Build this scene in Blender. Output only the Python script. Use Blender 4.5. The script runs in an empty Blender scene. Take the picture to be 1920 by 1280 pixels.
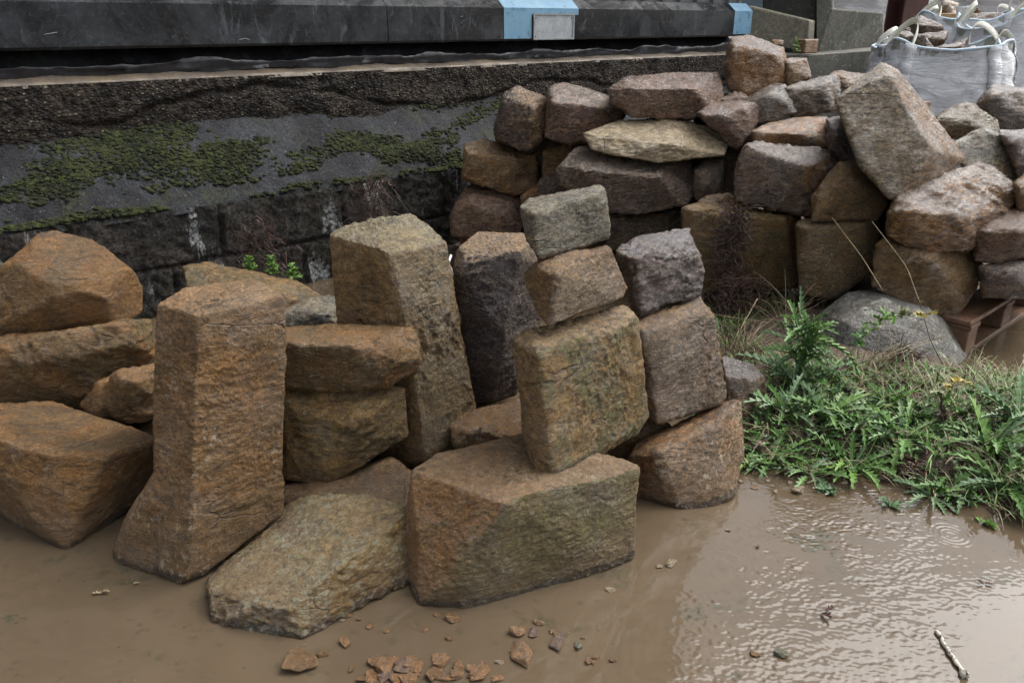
import bpy, bmesh, math, random
import numpy as np
from mathutils import Vector

SC = bpy.context.scene
COL = SC.collection
R = math.radians

# ------------------------------------------------------------------ camera, light
F = 1500.0; CAM_H = 1.2; PITCH = R(21.8)
CP, SP = math.cos(PITCH), math.sin(PITCH)
cam_d = bpy.data.cameras.new("camera")
cam_d.sensor_width = 36.0; cam_d.lens = F / 1920 * 36.0
cam_d.clip_start = 0.05; cam_d.clip_end = 600
cam = bpy.data.objects.new("camera", cam_d); COL.objects.link(cam)
cam.location = (0, 0, CAM_H); cam.rotation_euler = (math.pi / 2 - PITCH, 0, 0)
SC.camera = cam

SUN_EL, SUN_AZ = 55, 63          # azimuth measured clockwise from +Y (the view direction)
world = bpy.data.worlds.new("World"); SC.world = world; world.use_nodes = True
wn, wl = world.node_tree.nodes, world.node_tree.links
bg = wn["Background"]
sky = wn.new("ShaderNodeTexSky"); sky.sky_type = 'NISHITA'; sky.sun_disc = False
sky.sun_elevation = R(SUN_EL); sky.sun_rotation = R(SUN_AZ)
sky.air_density = 1.0; sky.dust_density = 4.0; sky.ozone_density = 1.0
hsv = wn.new("ShaderNodeHueSaturation"); hsv.inputs["Saturation"].default_value = 0.36
wl.new(sky.outputs[0], hsv.inputs["Color"]); wl.new(hsv.outputs[0], bg.inputs[0])
bg.inputs[1].default_value = 0.12
sun_d = bpy.data.lights.new("sun", 'SUN'); sun_d.energy = 1.35; sun_d.angle = R(58); sun_d.color = (1.0, 0.99, 0.97)
sun = bpy.data.objects.new("sun", sun_d); COL.objects.link(sun)
_sd = Vector((math.sin(R(SUN_AZ)) * math.cos(R(SUN_EL)), math.cos(R(SUN_AZ)) * math.cos(R(SUN_EL)), math.sin(R(SUN_EL))))
sun.rotation_euler = _sd.to_track_quat('Z', 'Y').to_euler()
SC.view_settings.view_transform = 'Standard'; SC.view_settings.look = 'None'
SC.view_settings.exposure = 1.2; SC.view_settings.gamma = 1.0
SC.cycles.max_bounces = 5; SC.cycles.diffuse_bounces = 3; SC.cycles.use_adaptive_sampling = True; SC.cycles.adaptive_threshold = 0.025; SC.cycles.use_denoising = True

# ------------------------------------------------------------------ survey helpers: photo measurement -> metres
def W(px, py, Y):
    v = (640 - py) / F; u = (px - 960) / F
    t = Y / (CP + v * SP)
    return np.array((u * t, Y, CAM_H + t * (v * CP - SP)))
def Wz(px, py, z):
    v = (640 - py) / F; u = (px - 960) / F
    t = (z - CAM_H) / (v * CP - SP)
    return np.array((u * t, t * (CP + v * SP), z))

WO = np.array((-1.9207, 2.95)); WD = np.array((0.74968, 0.6618)); WN = np.array((0.6618, -0.74968))
def wall_pt(s, n, z):
    p = WO + WD * s + WN * n
    return (p[0], p[1], z)

# ------------------------------------------------------------------ numpy noise
def _hash(ix, iy, iz):
    h = (ix * 73856093) ^ (iy * 19349663) ^ (iz * 83492791)
    h = (h ^ (h >> 13)) * 1274126177
    h &= 0xffffffff
    return h ^ (h >> 16)
def pnoise(p, seed=0):
    p = np.asarray(p, float) + seed * 17.137 + 531.7
    i = np.floor(p).astype(np.int64); f = p - i
    u = f * f * f * (f * (f * 6 - 15) + 10)
    out = 0.0
    for dx in (0, 1):
        wx = u[:, 0] if dx else 1 - u[:, 0]
        for dy in (0, 1):
            wy = u[:, 1] if dy else 1 - u[:, 1]
            for dz in (0, 1):
                wz = u[:, 2] if dz else 1 - u[:, 2]
                h = _hash(i[:, 0] + dx, i[:, 1] + dy, i[:, 2] + dz)
                gx = (h & 255) / 127.5 - 1; gy = ((h >> 8) & 255) / 127.5 - 1; gz = ((h >> 16) & 255) / 127.5 - 1
                out = out + wx * wy * wz * (gx * (f[:, 0] - dx) + gy * (f[:, 1] - dy) + gz * (f[:, 2] - dz))
    return out
def fbm(p, octv=4, seed=0, gain=0.5, lac=2.03):
    a = 1.0; s = 0.0; q = np.asarray(p, float)
    for k in range(octv):
        s = s + a * pnoise(q, seed + k * 3); a *= gain; q = q * lac
    return s
def ridged(p, octv=4, seed=0, gain=0.5):
    a = 1.0; s = 0.0; q = np.asarray(p, float)
    for k in range(octv):
        s = s + a * (0.5 - 2 * np.abs(pnoise(q, seed + k * 3))); a *= gain; q = q * 2.07
    return s
def smooth01(x): x = np.clip(x, 0, 1); return x * x * (3 - 2 * x)

# ------------------------------------------------------------------ object helpers
def mesh_obj(name, verts, faces, mats, parent=None, smooth=True, mi=None, loc=None):
    """ONE mesh object; verts are world (or parent-local) coordinates, origin moved to loc."""
    verts = np.asarray(verts, float).reshape(-1, 3)
    if loc is not None: verts = verts - np.asarray(loc)
    me = bpy.data.meshes.new(name)
    if isinstance(faces, np.ndarray):
        nf, k = faces.shape
        me.vertices.add(len(verts)); me.vertices.foreach_set("co", verts.ravel())
        me.loops.add(nf * k); me.loops.foreach_set("vertex_index", faces.ravel().astype(np.int32))
        me.polygons.add(nf); me.polygons.foreach_set("loop_start", np.arange(0, nf * k, k, dtype=np.int32))
        me.update(calc_edges=True)
    else:
        me.from_pydata([tuple(v) for v in verts], [], [tuple(int(a) for a in f) for f in faces]); me.update()
    for m in (mats if isinstance(mats, (list, tuple)) else [mats]): me.materials.append(m)
    if smooth: me.polygons.foreach_set("use_smooth", [True] * len(me.polygons))
    if mi is not None: me.polygons.foreach_set("material_index", mi)
    o = bpy.data.objects.new(name, me); COL.objects.link(o)
    if loc is not None: o.location = tuple(loc)
    if parent is not None: o.parent = parent
    return o
def tag(o, label=None, cat=None, group=None, kind=None):
    if label: o["label"] = label
    if cat: o["category"] = cat
    if group: o["group"] = group
    if kind: o["kind"] = kind
    return o
def empty(name, loc=(0, 0, 0)):
    o = bpy.data.objects.new(name, None); COL.objects.link(o); o.location = tuple(loc); o.empty_display_size = 0.1
    return o

class MB:
    """collects pieces of one mesh"""
    def __init__(s): s.v = []; s.f = []; s.m = []
    def add(s, vs, fs, m=0):
        b = len(s.v); s.v += [tuple(v) for v in vs]
        s.f += [tuple(b + i for i in f) for f in fs]; s.m += [m] * len(fs)
    def box(s, c, size, yaw=0.0, m=0, bev=0.0):
        cx, cy, cz = c; a, b, h = [x / 2 for x in size]; ca, sa = math.cos(yaw), math.sin(yaw)
        e = min(bev, a * .45, b * .45, h * .45)
        if e <= 0:
            pts = [(sx * a, sy * b, sz * h) for sz in (-1, 1) for sx, sy in ((-1, -1), (1, -1), (1, 1), (-1, 1))]
            fs = [(3, 2, 1, 0), (4, 5, 6, 7), (0, 1, 5, 4), (1, 2, 6, 5), (2, 3, 7, 6), (3, 0, 4, 7)]
        else:
            pts = []
            for z, i in ((-h, e), (-h + e, 0), (h - e, 0), (h, e)):
                for x, y in ((-a + i, -b + e + i * 0), (-a + e + i * 0, -b + i), (a - e, -b + i), (a - i, -b + e), (a - i, b - e), (a - e, b - i), (-a + e, b - i), (-a + i, b - e)):
                    pts.append((x, y, z))
            fs = [tuple(range(7, -1, -1)), tuple(range(24, 32))]
            for r in range(3):
                for k in range(8):
                    k2 = (k + 1) % 8; fs.append((r * 8 + k, r * 8 + k2, r * 8 + 8 + k2, r * 8 + 8 + k))
        s.add([(cx + x * ca - y * sa, cy + x * sa + y * ca, cz + z) for x, y, z in pts], fs, m)
    def prism(s, pts, vec, m=0):
        n = len(pts); vec = np.asarray(vec)
        vs = [np.asarray(p) for p in pts] + [np.asarray(p) + vec for p in pts]
        fs = [tuple(range(n)), tuple(range(2 * n - 1, n - 1, -1))] + [(i, i + n, (i + 1) % n + n, (i + 1) % n) for i in range(n)]
        s.add(vs, fs, m)
    def tube(s, pts, rad, seg=6, m=0):
        pts = [np.asarray(p, float) for p in pts]; n = len(pts)
        rads = rad if isinstance(rad, (list, tuple, np.ndarray)) else [rad] * n
        vs = []
        up = np.array((0.13, 0.21, 0.97))
        for i, p in enumerate(pts):
            d = pts[min(i + 1, n - 1)] - pts[max(i - 1, 0)]; d = d / (np.linalg.norm(d) + 1e-9)
            a = np.cross(d, up); la = np.linalg.norm(a)
            a = a / la if la > 1e-3 else np.array((1., 0, 0)); b = np.cross(d, a)
            for k in range(seg):
                t = 2 * math.pi * k / seg; vs.append(p + rads[i] * (math.cos(t) * a + math.sin(t) * b))
        fs = [(i * seg + k, i * seg + (k + 1) % seg, (i + 1) * seg + (k + 1) % seg, (i + 1) * seg + k) for i in range(n - 1) for k in range(seg)]
        fs += [tuple(range(seg - 1, -1, -1)), tuple(range((n - 1) * seg, n * seg))]
        s.add(vs, fs, m)
    def build(s, name, mats, parent=None, smooth=False, loc=None):
        return mesh_obj(name, s.v, s.f, mats, parent, smooth, s.m, loc)

# ------------------------------------------------------------------ material helpers
class NT:
    def __init__(s, name):
        s.mat = bpy.data.materials.new(name); s.mat.use_nodes = True
        s.n = s.mat.node_tree.nodes; s.l = s.mat.node_tree.links; s.p = s.n["Principled BSDF"]
        s.tc = s.n.new("ShaderNodeTexCoord")
    def link(s, a, b): s.l.new(a, b)
    def coords(s, scale=(1, 1, 1), rot=(0, 0, 0), off=(0, 0, 0)):
        m = s.n.new("ShaderNodeMapping"); s.l.new(s.tc.outputs["Object"], m.inputs[0])
        m.inputs["Scale"].default_value = scale; m.inputs["Rotation"].default_value = rot; m.inputs["Location"].default_value = off
        return m.outputs[0]
    def noise(s, vec, scale, detail=4, rough=0.55, dist=0.0):
        t = s.n.new("ShaderNodeTexNoise"); s.l.new(vec, t.inputs["Vector"])
        t.inputs["Scale"].default_value = scale; t.inputs["Detail"].default_value = detail
        t.inputs["Roughness"].default_value = rough; t.inputs["Distortion"].default_value = dist
        return t.outputs["Fac"]
    def voro(s, vec, scale, feature='F1', out="Distance", rnd=1.0):
        t = s.n.new("ShaderNodeTexVoronoi"); s.l.new(vec, t.inputs["Vector"]); t.feature = feature
        t.inputs["Scale"].default_value = scale; t.inputs["Randomness"].default_value = rnd
        return t.outputs[out]
    def ramp(s, fac, a, b, lo=0.0, hi=1.0):
        t = s.n.new("ShaderNodeMapRange"); t.interpolation_type = 'SMOOTHSTEP'; s.l.new(fac, t.inputs[0])
        t.inputs[1].default_value = a; t.inputs[2].default_value = b; t.inputs[3].default_value = lo; t.inputs[4].default_value = hi
        return t.outputs[0]
    def mix(s, fac, a, b, mode='MIX'):
        t = s.n.new("ShaderNodeMix"); t.data_type = 'RGBA'; t.blend_type = mode; t.clamp_factor = True
        for val, idx in ((fac, 0), (a, 6), (b, 7)):
            if hasattr(val, "is_linked") or hasattr(val, "links"): s.l.new(val, t.inputs[idx])
            elif isinstance(val, (int, float)): t.inputs[idx].default_value = val
            else: t.inputs[idx].default_value = (*val, 1)
        return t.outputs[2]
    def math(s, op, a, b=0.0):
        t = s.n.new("ShaderNodeMath"); t.operation = op
        for k, val in enumerate((a, b)):
            if isinstance(val, (int, float)): t.inputs[k].default_value = val
            else: s.l.new(val, t.inputs[k])
        return t.outputs[0]
    def sepz(s):
        t = s.n.new("ShaderNodeSeparateXYZ"); s.l.new(s.tc.outputs["Object"], t.inputs[0]); return t.outputs
    def bump(s, h, strength, dist):
        t = s.n.new("ShaderNodeBump"); t.inputs["Strength"].default_value = strength; t.inputs["Distance"].default_value = dist
        s.l.new(h, t.inputs["Height"]); s.l.new(t.outputs[0], s.p.inputs["Normal"]); return t
    def set(s, **kw):
        for k, v in kw.items():
            k = k.replace("_", " ")
            sock = s.p.inputs[k]
            if isinstance(v, (int, float)): sock.default_value = v
            elif isinstance(v, tuple): sock.default_value = (*v, 1) if len(v) == 3 else v
            else: s.l.new(v, sock)
        return s.mat

PAL = {  # three real base colours of each kind of stone
    'ochre':  ((0.302, 0.145, 0.039), (0.182, 0.104, 0.041), (0.346, 0.195, 0.063)),
    'brown':  ((0.240, 0.138, 0.054), (0.149, 0.088, 0.040), (0.317, 0.186, 0.074)),
    'olive':  ((0.245, 0.149, 0.047), (0.158, 0.108, 0.044), (0.317, 0.186, 0.063)),
    'purple': ((0.150, 0.100, 0.072), (0.100, 0.069, 0.055), (0.220, 0.134, 0.075)),
    'violet': ((0.145, 0.106, 0.090), (0.098, 0.073, 0.065), (0.200, 0.144, 0.106)),
    'red':    ((0.225, 0.130, 0.084), (0.150, 0.091, 0.065), (0.280, 0.168, 0.088)),
    'grey':   ((0.260, 0.226, 0.163), (0.160, 0.149, 0.116), (0.320, 0.240, 0.132)),
    'tan':    ((.40, .305, .18), (.30, .22, .125), (.45, .36, .23)),
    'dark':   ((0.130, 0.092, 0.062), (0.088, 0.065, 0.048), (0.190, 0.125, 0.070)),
    'rust':   ((0.298, 0.143, 0.044), (0.187, 0.100, 0.044), (0.288, 0.181, 0.087)),
    'green':  ((0.205, 0.139, 0.063), (0.140, 0.100, 0.049), (0.280, 0.178, 0.075)),
}
def stone_mat(kind, seed, green=0.0, lichen=0.0, speck=0.4, rustm=0.4, wet=0.5, faces=(), mud=True, grain=None):
    rng = random.Random(seed * 77 + 5); t = NT("wet_%s_stone" % kind); c1, c2, c3 = PAL[kind]
    gr = grain if grain is not None else {'ochre': .45, 'brown': .6, 'olive': .55, 'tan': .4, 'green': .75}.get(kind, .85); gr = min(1.1, gr * 1.45) * rng.uniform(.85, 1.15); fs_ = rng.uniform(.45, 1.5)
    off = tuple(rng.uniform(-9, 9) for _ in range(3)); rot = tuple(rng.uniform(0, 3.1) for _ in range(3))
    v = t.coords(off=off); vs = t.coords(scale=(1, 1, 4.0), rot=rot, off=off)
    big = t.noise(v, 5, 8, .68, .6); med = t.noise(vs, 8, 9, .72, .8); fine = t.noise(t.coords(scale=(1, 1, 2.2), rot=rot, off=off), 62 * fs_, 9, .8, .3); grit = t.noise(v, 230, 6, .75)
    col = t.mix(t.ramp(big, .43, .57), c1, c2)
    col = t.mix(t.math('MULTIPLY', t.ramp(med, .50, .64), .8), col, c3)
    rust = t.noise(v, 6.5, 9, .72, 1.2)
    col = t.mix(t.math('MULTIPLY', t.ramp(rust, .53, .63), rustm), col, (.29, .135, .045))
    if green > 0:
        g = t.noise(v, 5, 8, .7, .5); g2 = t.noise(v, 48, 8, .8)
        gm = t.math('MULTIPLY', t.ramp(g, .5 - .06 * green, .62), t.ramp(g2, .38, .58))
        col = t.mix(t.math('MULTIPLY', gm, min(.85, green * .85)), col, (.13, .145, .050))
    nd = t.noise(v, 12, 6, .7)                              # cleft faces show their own rock layer; pale lilac tops carry painted sky sheen
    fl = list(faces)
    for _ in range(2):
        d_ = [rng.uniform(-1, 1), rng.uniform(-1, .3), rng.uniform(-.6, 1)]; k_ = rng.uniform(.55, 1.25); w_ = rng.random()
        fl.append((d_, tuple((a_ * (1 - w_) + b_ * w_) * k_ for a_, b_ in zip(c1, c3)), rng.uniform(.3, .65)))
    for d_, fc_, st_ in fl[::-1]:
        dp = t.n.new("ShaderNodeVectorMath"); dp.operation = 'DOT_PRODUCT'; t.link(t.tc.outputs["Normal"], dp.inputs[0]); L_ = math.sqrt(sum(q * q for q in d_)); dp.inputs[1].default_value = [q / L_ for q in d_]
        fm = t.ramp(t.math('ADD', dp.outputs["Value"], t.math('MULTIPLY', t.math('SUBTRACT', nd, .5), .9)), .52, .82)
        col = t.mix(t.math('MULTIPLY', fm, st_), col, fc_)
    dk = t.noise(vs, 22, 9, .78, .4)
    col = t.mix(t.ramp(dk, .53, .62, 0, .3 + .5 * gr), col, tuple(x * .36 for x in c2))
    stain = t.noise(v, 3.3, 7, .7, .9)
    col = t.mix(t.ramp(stain, .55, .66, 0, .55), col, tuple(x * .55 + .012 for x in c2))
    col = t.mix(1.0, col, t.ramp(fine, .40, .60, 1 - .55 * gr, 1 + .5 * gr), 'MULTIPLY')  # stone grain, its contrast raised to stand for wet glints and relief shade
    col = t.mix(1.0, col, t.ramp(grit, .38, .62, 1 - .45 * gr, 1 + .45 * gr), 'MULTIPLY')
    wv = t.n.new("ShaderNodeVectorMath"); wv.operation = 'MULTIPLY_ADD'; nt = t.n.new("ShaderNodeTexNoise"); t.link(v, nt.inputs["Vector"]); nt.inputs["Scale"].default_value = 9; nt.inputs["Detail"].default_value = 6
    t.link(nt.outputs["Color"], wv.inputs[0]); wv.inputs[1].default_value = (.10, .10, .10); t.link(vs, wv.inputs[2])
    ck = t.voro(wv.outputs[0], rng.uniform(3.0, 5.0), 'DISTANCE_TO_EDGE')
    ckm = t.math('MULTIPLY', t.ramp(ck, .006, .022, 1, 0), t.ramp(t.noise(v, 5, 4, .6), .55, .62))
    col = t.mix(t.math('MULTIPLY', ckm, .65), col, tuple(x * .22 for x in c2))
    geo = t.n.new("ShaderNodeNewGeometry"); sp3 = t.n.new("ShaderNodeSeparateXYZ"); t.link(geo.outputs["Position"], sp3.inputs[0])
    hz = t.math('ADD', sp3.outputs[2], t.math('MULTIPLY', t.math('SUBTRACT', t.noise(v, 9, 6, .7), .5), -.28))     # splashed mud and the wet line above the puddle
    mk = 1.0 if mud else 0.0
    col = t.mix(t.ramp(hz, .03, .16, .6 * mk, 0), col, (.20, .125, .062)); col = t.mix(t.ramp(t.math('ADD', hz, t.math('MULTIPLY', sp3.outputs[2], 3.0)), .05, .10, .8 * mk, 0), col, (.050, .034, .021))
    pt = t.ramp(geo.outputs["Pointiness"], .51, .58)
    col = t.mix(t.math('MULTIPLY', t.math('MULTIPLY', pt, t.ramp(t.noise(v, 16, 7, .75), .38, .58)), .75), col, tuple(a * .55 + b * .6 for a, b in zip(c3, (.30, .18, .085))))
    if speck > 0:
        sp = t.math('MULTIPLY', t.ramp(t.noise(v, 70, 5, .68, .8), .56, .60), t.ramp(t.noise(v, 9, 7, .75), .45, .60))
        col = t.mix(t.math('MULTIPLY', sp, speck * .9), col, (.56, .47, .33))  # pale mineral flecks, enlarged to paint in glints
    if lichen > 0:
        nz = t.n.new('ShaderNodeSeparateXYZ'); t.link(t.tc.outputs['Normal'], nz.inputs[0])
        lm = t.math('MULTIPLY', t.ramp(t.noise(v, 60, 8, .78, .6), .50, .56), t.math('MULTIPLY', t.ramp(t.noise(v, 6, 6, .65), .42, .54), t.ramp(nz.outputs[2], .2, .75, .35, 1)))
        col = t.mix(t.math('MULTIPLY', lm, lichen), col, (.36, .37, .26))
    h = t.math('ADD', t.math('MULTIPLY', fine, 1.0), t.math('ADD', t.math('MULTIPLY', grit, .30), t.math('MULTIPLY', dk, .8)))
    h = t.math('ADD', h, t.math('MULTIPLY', t.noise(v, 30 * fs_, 9, .74, .5), 1.3)); h = t.math('SUBTRACT', h, t.math('MULTIPLY', ckm, .5))
    t.bump(h, 1.0, .009 + .008 * gr)
    cb = t.n.new('ShaderNodeBump'); cb.inputs['Strength'].default_value = .8; cb.inputs['Distance'].default_value = .006; t.link(h, cb.inputs['Height']); t.link(cb.outputs[0], t.p.inputs['Coat Normal'])
    nzw = t.n.new('ShaderNodeSeparateXYZ'); t.link(t.tc.outputs['Normal'], nzw.inputs[0])     # rain film lies on the tops
    wetn = t.noise(v, 11, 7, .7)
    return t.set(Base_Color=col, Roughness=t.ramp(wetn, .38, .62, .25, .55), Specular_IOR_Level=.42, Coat_Weight=t.math('MAXIMUM', t.ramp(wetn, .40, .58, min(1, wet * 1.4), 0), t.math('MULTIPLY', t.ramp(nzw.outputs[2], .45, .8, 0, min(1, wet * 1.8)), t.ramp(wetn, .35, .7, 1, .35))), Coat_Roughness=.15)

def simple_mat(name, c1, c2, scale=8, rough=(.5, .8), bump=.2, bdist=.004, detail=6, metallic=0.0, stretch=(1, 1, 1), spec=.5, coat=0.0):
    t = NT(name); v = t.coords(scale=stretch)
    n1 = t.noise(v, scale, detail, .65, .3); n2 = t.noise(v, scale * 9, 6, .7)
    col = t.mix(t.ramp(n1, .35, .65), c1, c2)
    col = t.mix(1.0, col, t.ramp(n2, .3, .7, .75, 1.25), 'MULTIPLY')
    if bump: t.bump(t.math('ADD', n1, n2), bump, bdist)
    return t.set(Base_Color=col, Roughness=t.ramp(n1, .3, .7, rough[0], rough[1]), Metallic=metallic, Specular_IOR_Level=spec, Coat_Weight=coat)

# ------------------------------------------------------------------ setting: ground and puddle
def in_poly(px, py, poly):
    ins = np.zeros(px.shape, bool); n = len(poly); j = n - 1
    for i in range(n):
        xi, yi = poly[i]; xj, yj = poly[j]
        c = ((yi > py) != (yj > py)) & (px < (xj - xi) * (py - yi) / (yj - yi + 1e-12) + xi)
        ins ^= c; j = i
    return ins
def poly_dist(px, py, poly):
    d = np.full(px.shape, 1e9); n = len(poly)
    for i in range(n):
        a = np.array(poly[i]); b = np.array(poly[(i + 1) % n]); ab = b - a; L = ab @ ab + 1e-12
        t = np.clip(((px - a[0]) * ab[0] + (py - a[1]) * ab[1]) / L, 0, 1)
        d = np.minimum(d, np.hypot(px - a[0] - t * ab[0], py - a[1] - t * ab[1]))
    return np.where(in_poly(px, py, poly), d, -d)
VERGE = [tuple(Wz(x, y, 0)[:2]) for x, y in ((1330, 850), (1400, 870), (1480, 874), (1600, 876), (1680, 890), (1760, 915), (1870, 945), (2020, 1000),
         (2100, 800), (1930, 730), (1830, 700), (1790, 620), (1700, 560), (1330, 545), (1290, 640))]
def ground_h(x, y):
    x = np.asarray(x, float); y = np.asarray(y, float); shp = x.shape; xf = x.ravel(); yf = y.ravel()
    q = np.stack([xf, yf, np.zeros_like(xf)], 1)
    n = fbm(q * 1.7, 3, 41) * .02 + fbm(q * 9, 3, 47) * .012
    edge = np.maximum.reduce([(np.abs(xf - .2) - 2.6) / .6, (yf - 4.0) / .5, (.35 - yf) / .4])
    h = -.05 + .12 * smooth01(edge) + n
    far = smooth01((yf - 4.8) / 5.0) * 1.08
    vd = poly_dist(xf + fbm(q * 6, 3, 51) * .05, yf + fbm(q * 6, 3, 57) * .05, VERGE)
    h = np.maximum(h, -.05 + .10 * smooth01((vd + .06) / .2) + .05 * smooth01(vd / .5) + n)
    return (h + far).reshape(shp)
def axis(lo, hi, step, out_lo, out_hi, g=1.35):
    a = list(np.arange(lo, hi, step)); st = step; x = lo; pre = []
    while x > out_lo: st *= g; x -= st; pre.append(x)
    st = step; x = a[-1]
    while x < out_hi: st *= g; x += st; a.append(x)
    return np.array(pre[::-1] + a)
def sheet(xs, ys, zfun):
    X, Y = np.meshgrid(xs, ys); Z = zfun(X, Y); n, m = X.shape
    v = np.stack([X.ravel(), Y.ravel(), Z.ravel()], 1); i = np.arange(n * m).reshape(n, m)
    f = np.stack([i[:-1, :-1].ravel(), i[:-1, 1:].ravel(), i[1:, 1:].ravel(), i[1:, :-1].ravel()], 1)
    return v, f
def ground_material():
    t = NT("wet_mud_ground"); v = t.coords()
    a = t.noise(v, 2.2, 6, .65, .4); b = t.noise(v, 45, 8, .75); g = t.voro(v, 70, 'F1', 'Distance')
    col = t.mix(t.ramp(a, .4, .62), (.13, .088, .055), (.085, .06, .042))
    col = t.mix(t.ramp(g, .12, .28, .5, 0), col, (.2, .17, .13))
    col = t.mix(1.0, col, t.ramp(b, .3, .7, .6, 1.4), 'MULTIPLY')
    t.bump(t.math('ADD', b, t.math('MULTIPLY', g, -.8)), .8, .012)
    return t.set(Base_Color=col, Roughness=t.ramp(b, .35, .65, .25, .7))
v, f = sheet(axis(-2.6, 3.2, .03, -140, 140), axis(.4, 5.0, .03, -60, 260), ground_h)
tag(mesh_obj("ground", v, f, ground_material()), kind="structure")

RINGS = [tuple(Wz(x, y, 0)[:2]) + (r, a) for x, y, r, a in ((1783, 1001, .055, .9), (1640, 1040, .14, .45), (1698, 1060, .10, .5), (1610, 1000, .12, .4), (1505, 1240, .13, .55),
          (1440, 1080, .10, .35), (1560, 1130, .11, .4), (1400, 1180, .09, .35), (1240, 1250, .08, .25), (1330, 1230, .08, .35), (1850, 1130, .07, .25), (1500, 985, .10, .4), (1250, 1200, .05, .12), (1700, 1200, .06, .2))]
def water_h(X, Y):
    x = X.ravel(); y = Y.ravel()
    q = np.stack([x * 80, y * 125, np.zeros_like(x)], 1)
    wob = fbm(np.stack([x * 3, y * 3, np.zeros_like(x) + 4], 1), 2, 5) * .10
    xl = .385 + (y - 1.2) * .42 + wob                         # drips off the roof edge stir this strip
    pat = smooth01(.75 + fbm(np.stack([x * 9, y * 9, x * 0 + 2], 1), 3, 15) * 1.6)
    strip = pat * smooth01((x - xl + .17) / .30) * (1 - smooth01((x - xl - .36 + wob) / .22)) * (1 - smooth01((y - 1.92) / .22))
    calm = smooth01((x - xl) / .3) * (1 - smooth01((y - 2.0) / .3))
    amp = .05 + .95 * strip + .07 * calm
    h = amp * (pnoise(q, 3) * .0015 + pnoise(q * 1.6, 9) * .0006 + pnoise(q * .35, 4) * .0012)
    for cx, cy, r, a in RINGS:
        d = np.hypot(x - cx, y - cy)
        h = h + a * .00034 * np.cos(d * 2 * math.pi / .0125) * np.exp(-((d - r * .55) / (r * .38)) ** 2) * (.35 + .65 * strip + (a > .8))
    return h.reshape(X.shape)
def water_material():
    t = NT("muddy_water"); v = t.coords(); v2 = t.coords(scale=(1, 1.5, 1), off=(3, 1, 0))
    a = t.noise(v, 1.6, 4, .5, .4); b = t.noise(v2, 22, 4, .55, .2); c = t.noise(v2, 5.0, 5, .6, .5); d = t.noise(v, 38, 5, .6, .4)
    col = t.mix(t.ramp(a, .35, .65), (.110, .080, .050), (.092, .067, .042))
    col = t.mix(t.ramp(b, .60, .68, 0, .4), col, (.055, .045, .030)); col = t.mix(t.ramp(t.noise(v2, 7, 6, .65, 1.2), .46, .60, 0, .35), col, (.085, .062, .038))
    col = t.mix(t.math('MULTIPLY', t.ramp(c, .56, .66, 0, .75), t.ramp(d, .42, .6)), col, (.045, .05, .028))
    vd = t.voro(v2, 26); col = t.mix(t.math('MULTIPLY', t.ramp(vd, .05, .12, .75, 0), t.ramp(t.noise(v, 6, 5, .6), .50, .56)), col, (.035, .032, .022))
    vd2 = t.voro(v, 34); col = t.mix(t.math('MULTIPLY', t.ramp(vd2, .025, .05, .8, 0), t.ramp(t.noise(v2, 5, 5, .6), .52, .58)), col, (.26, .20, .13))
    return t.set(Base_Color=col, Roughness=.03, IOR=1.45, Specular_IOR_Level=.5)
def ramp_axis(lo, hi, a, b, fine, mid):
    return np.concatenate([np.arange(lo, a - .7, .05), np.arange(a - .7 if lo < a - .7 else lo, a, mid), np.arange(a, b, fine), np.arange(b, b + .7, mid), np.arange(b + .7, hi, .05)])
v, f = sheet(ramp_axis(-3.6, 4.2, .30, 1.22, .0033, .012), ramp_axis(.1, 5.2, 1.02, 2.02, .0033, .012), water_h)
tag(mesh_obj("puddle_water", v, f, water_material()), kind="structure")

# ------------------------------------------------------------------ stones
_cs = {}
def cube_sphere(n):
    if n in _cs: return _cs[n]
    t = np.tan(np.linspace(-1, 1, n + 1) * math.pi / 4); A, B = np.meshgrid(t, t); one = np.ones_like(A)
    pts = []; faces = []; base = 0; idx = np.arange((n + 1) ** 2).reshape(n + 1, n + 1)
    for P, flip in (((one, A, B), 0), ((-one, A, B), 1), ((A, one, B), 1), ((A, -one, B), 0), ((A, B, one), 0), ((A, B, -one), 1)):
        pts.append(np.stack([p.ravel() for p in P], 1))
        q = np.stack([idx[:-1, :-1].ravel(), idx[:-1, 1:].ravel(), idx[1:, 1:].ravel(), idx[1:, :-1].ravel()], 1)
        faces.append((q[:, ::-1] if flip else q) + base); base += (n + 1) ** 2
    P = np.concatenate(pts); Q = np.concatenate(faces)
    _, first, inv = np.unique(np.round(P * 1e5).astype(np.int64), axis=0, return_index=True, return_inverse=True)
    P = P[first]; Q = inv.reshape(-1)[Q]
    e = np.concatenate([Q[:, [0, 1]], Q[:, [1, 2]], Q[:, [2, 3]], Q[:, [3, 0]]])
    deg = np.bincount(e[:, 0], minlength=len(P)).astype(float)
    P = P / np.linalg.norm(P, axis=1, keepdims=True)
    _cs[n] = (P, Q, e, deg); return _cs[n]
def lap(P, e, deg):
    return np.stack([np.bincount(e[:, 0], weights=P[e[:, 1], k], minlength=len(P)) for k in range(3)], 1) / deg[:, None]
def vnormals(P, Q):
    a = np.cross(P[Q[:, 2]] - P[Q[:, 0]], P[Q[:, 3]] - P[Q[:, 1]])
    N = np.zeros_like(P)
    for k in range(3):
        N[:, k] = sum(np.bincount(Q[:, j], weights=a[:, k], minlength=len(P)) for j in range(4))
    return N / (np.linalg.norm(N, axis=1, keepdims=True) + 1e-12)
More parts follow.
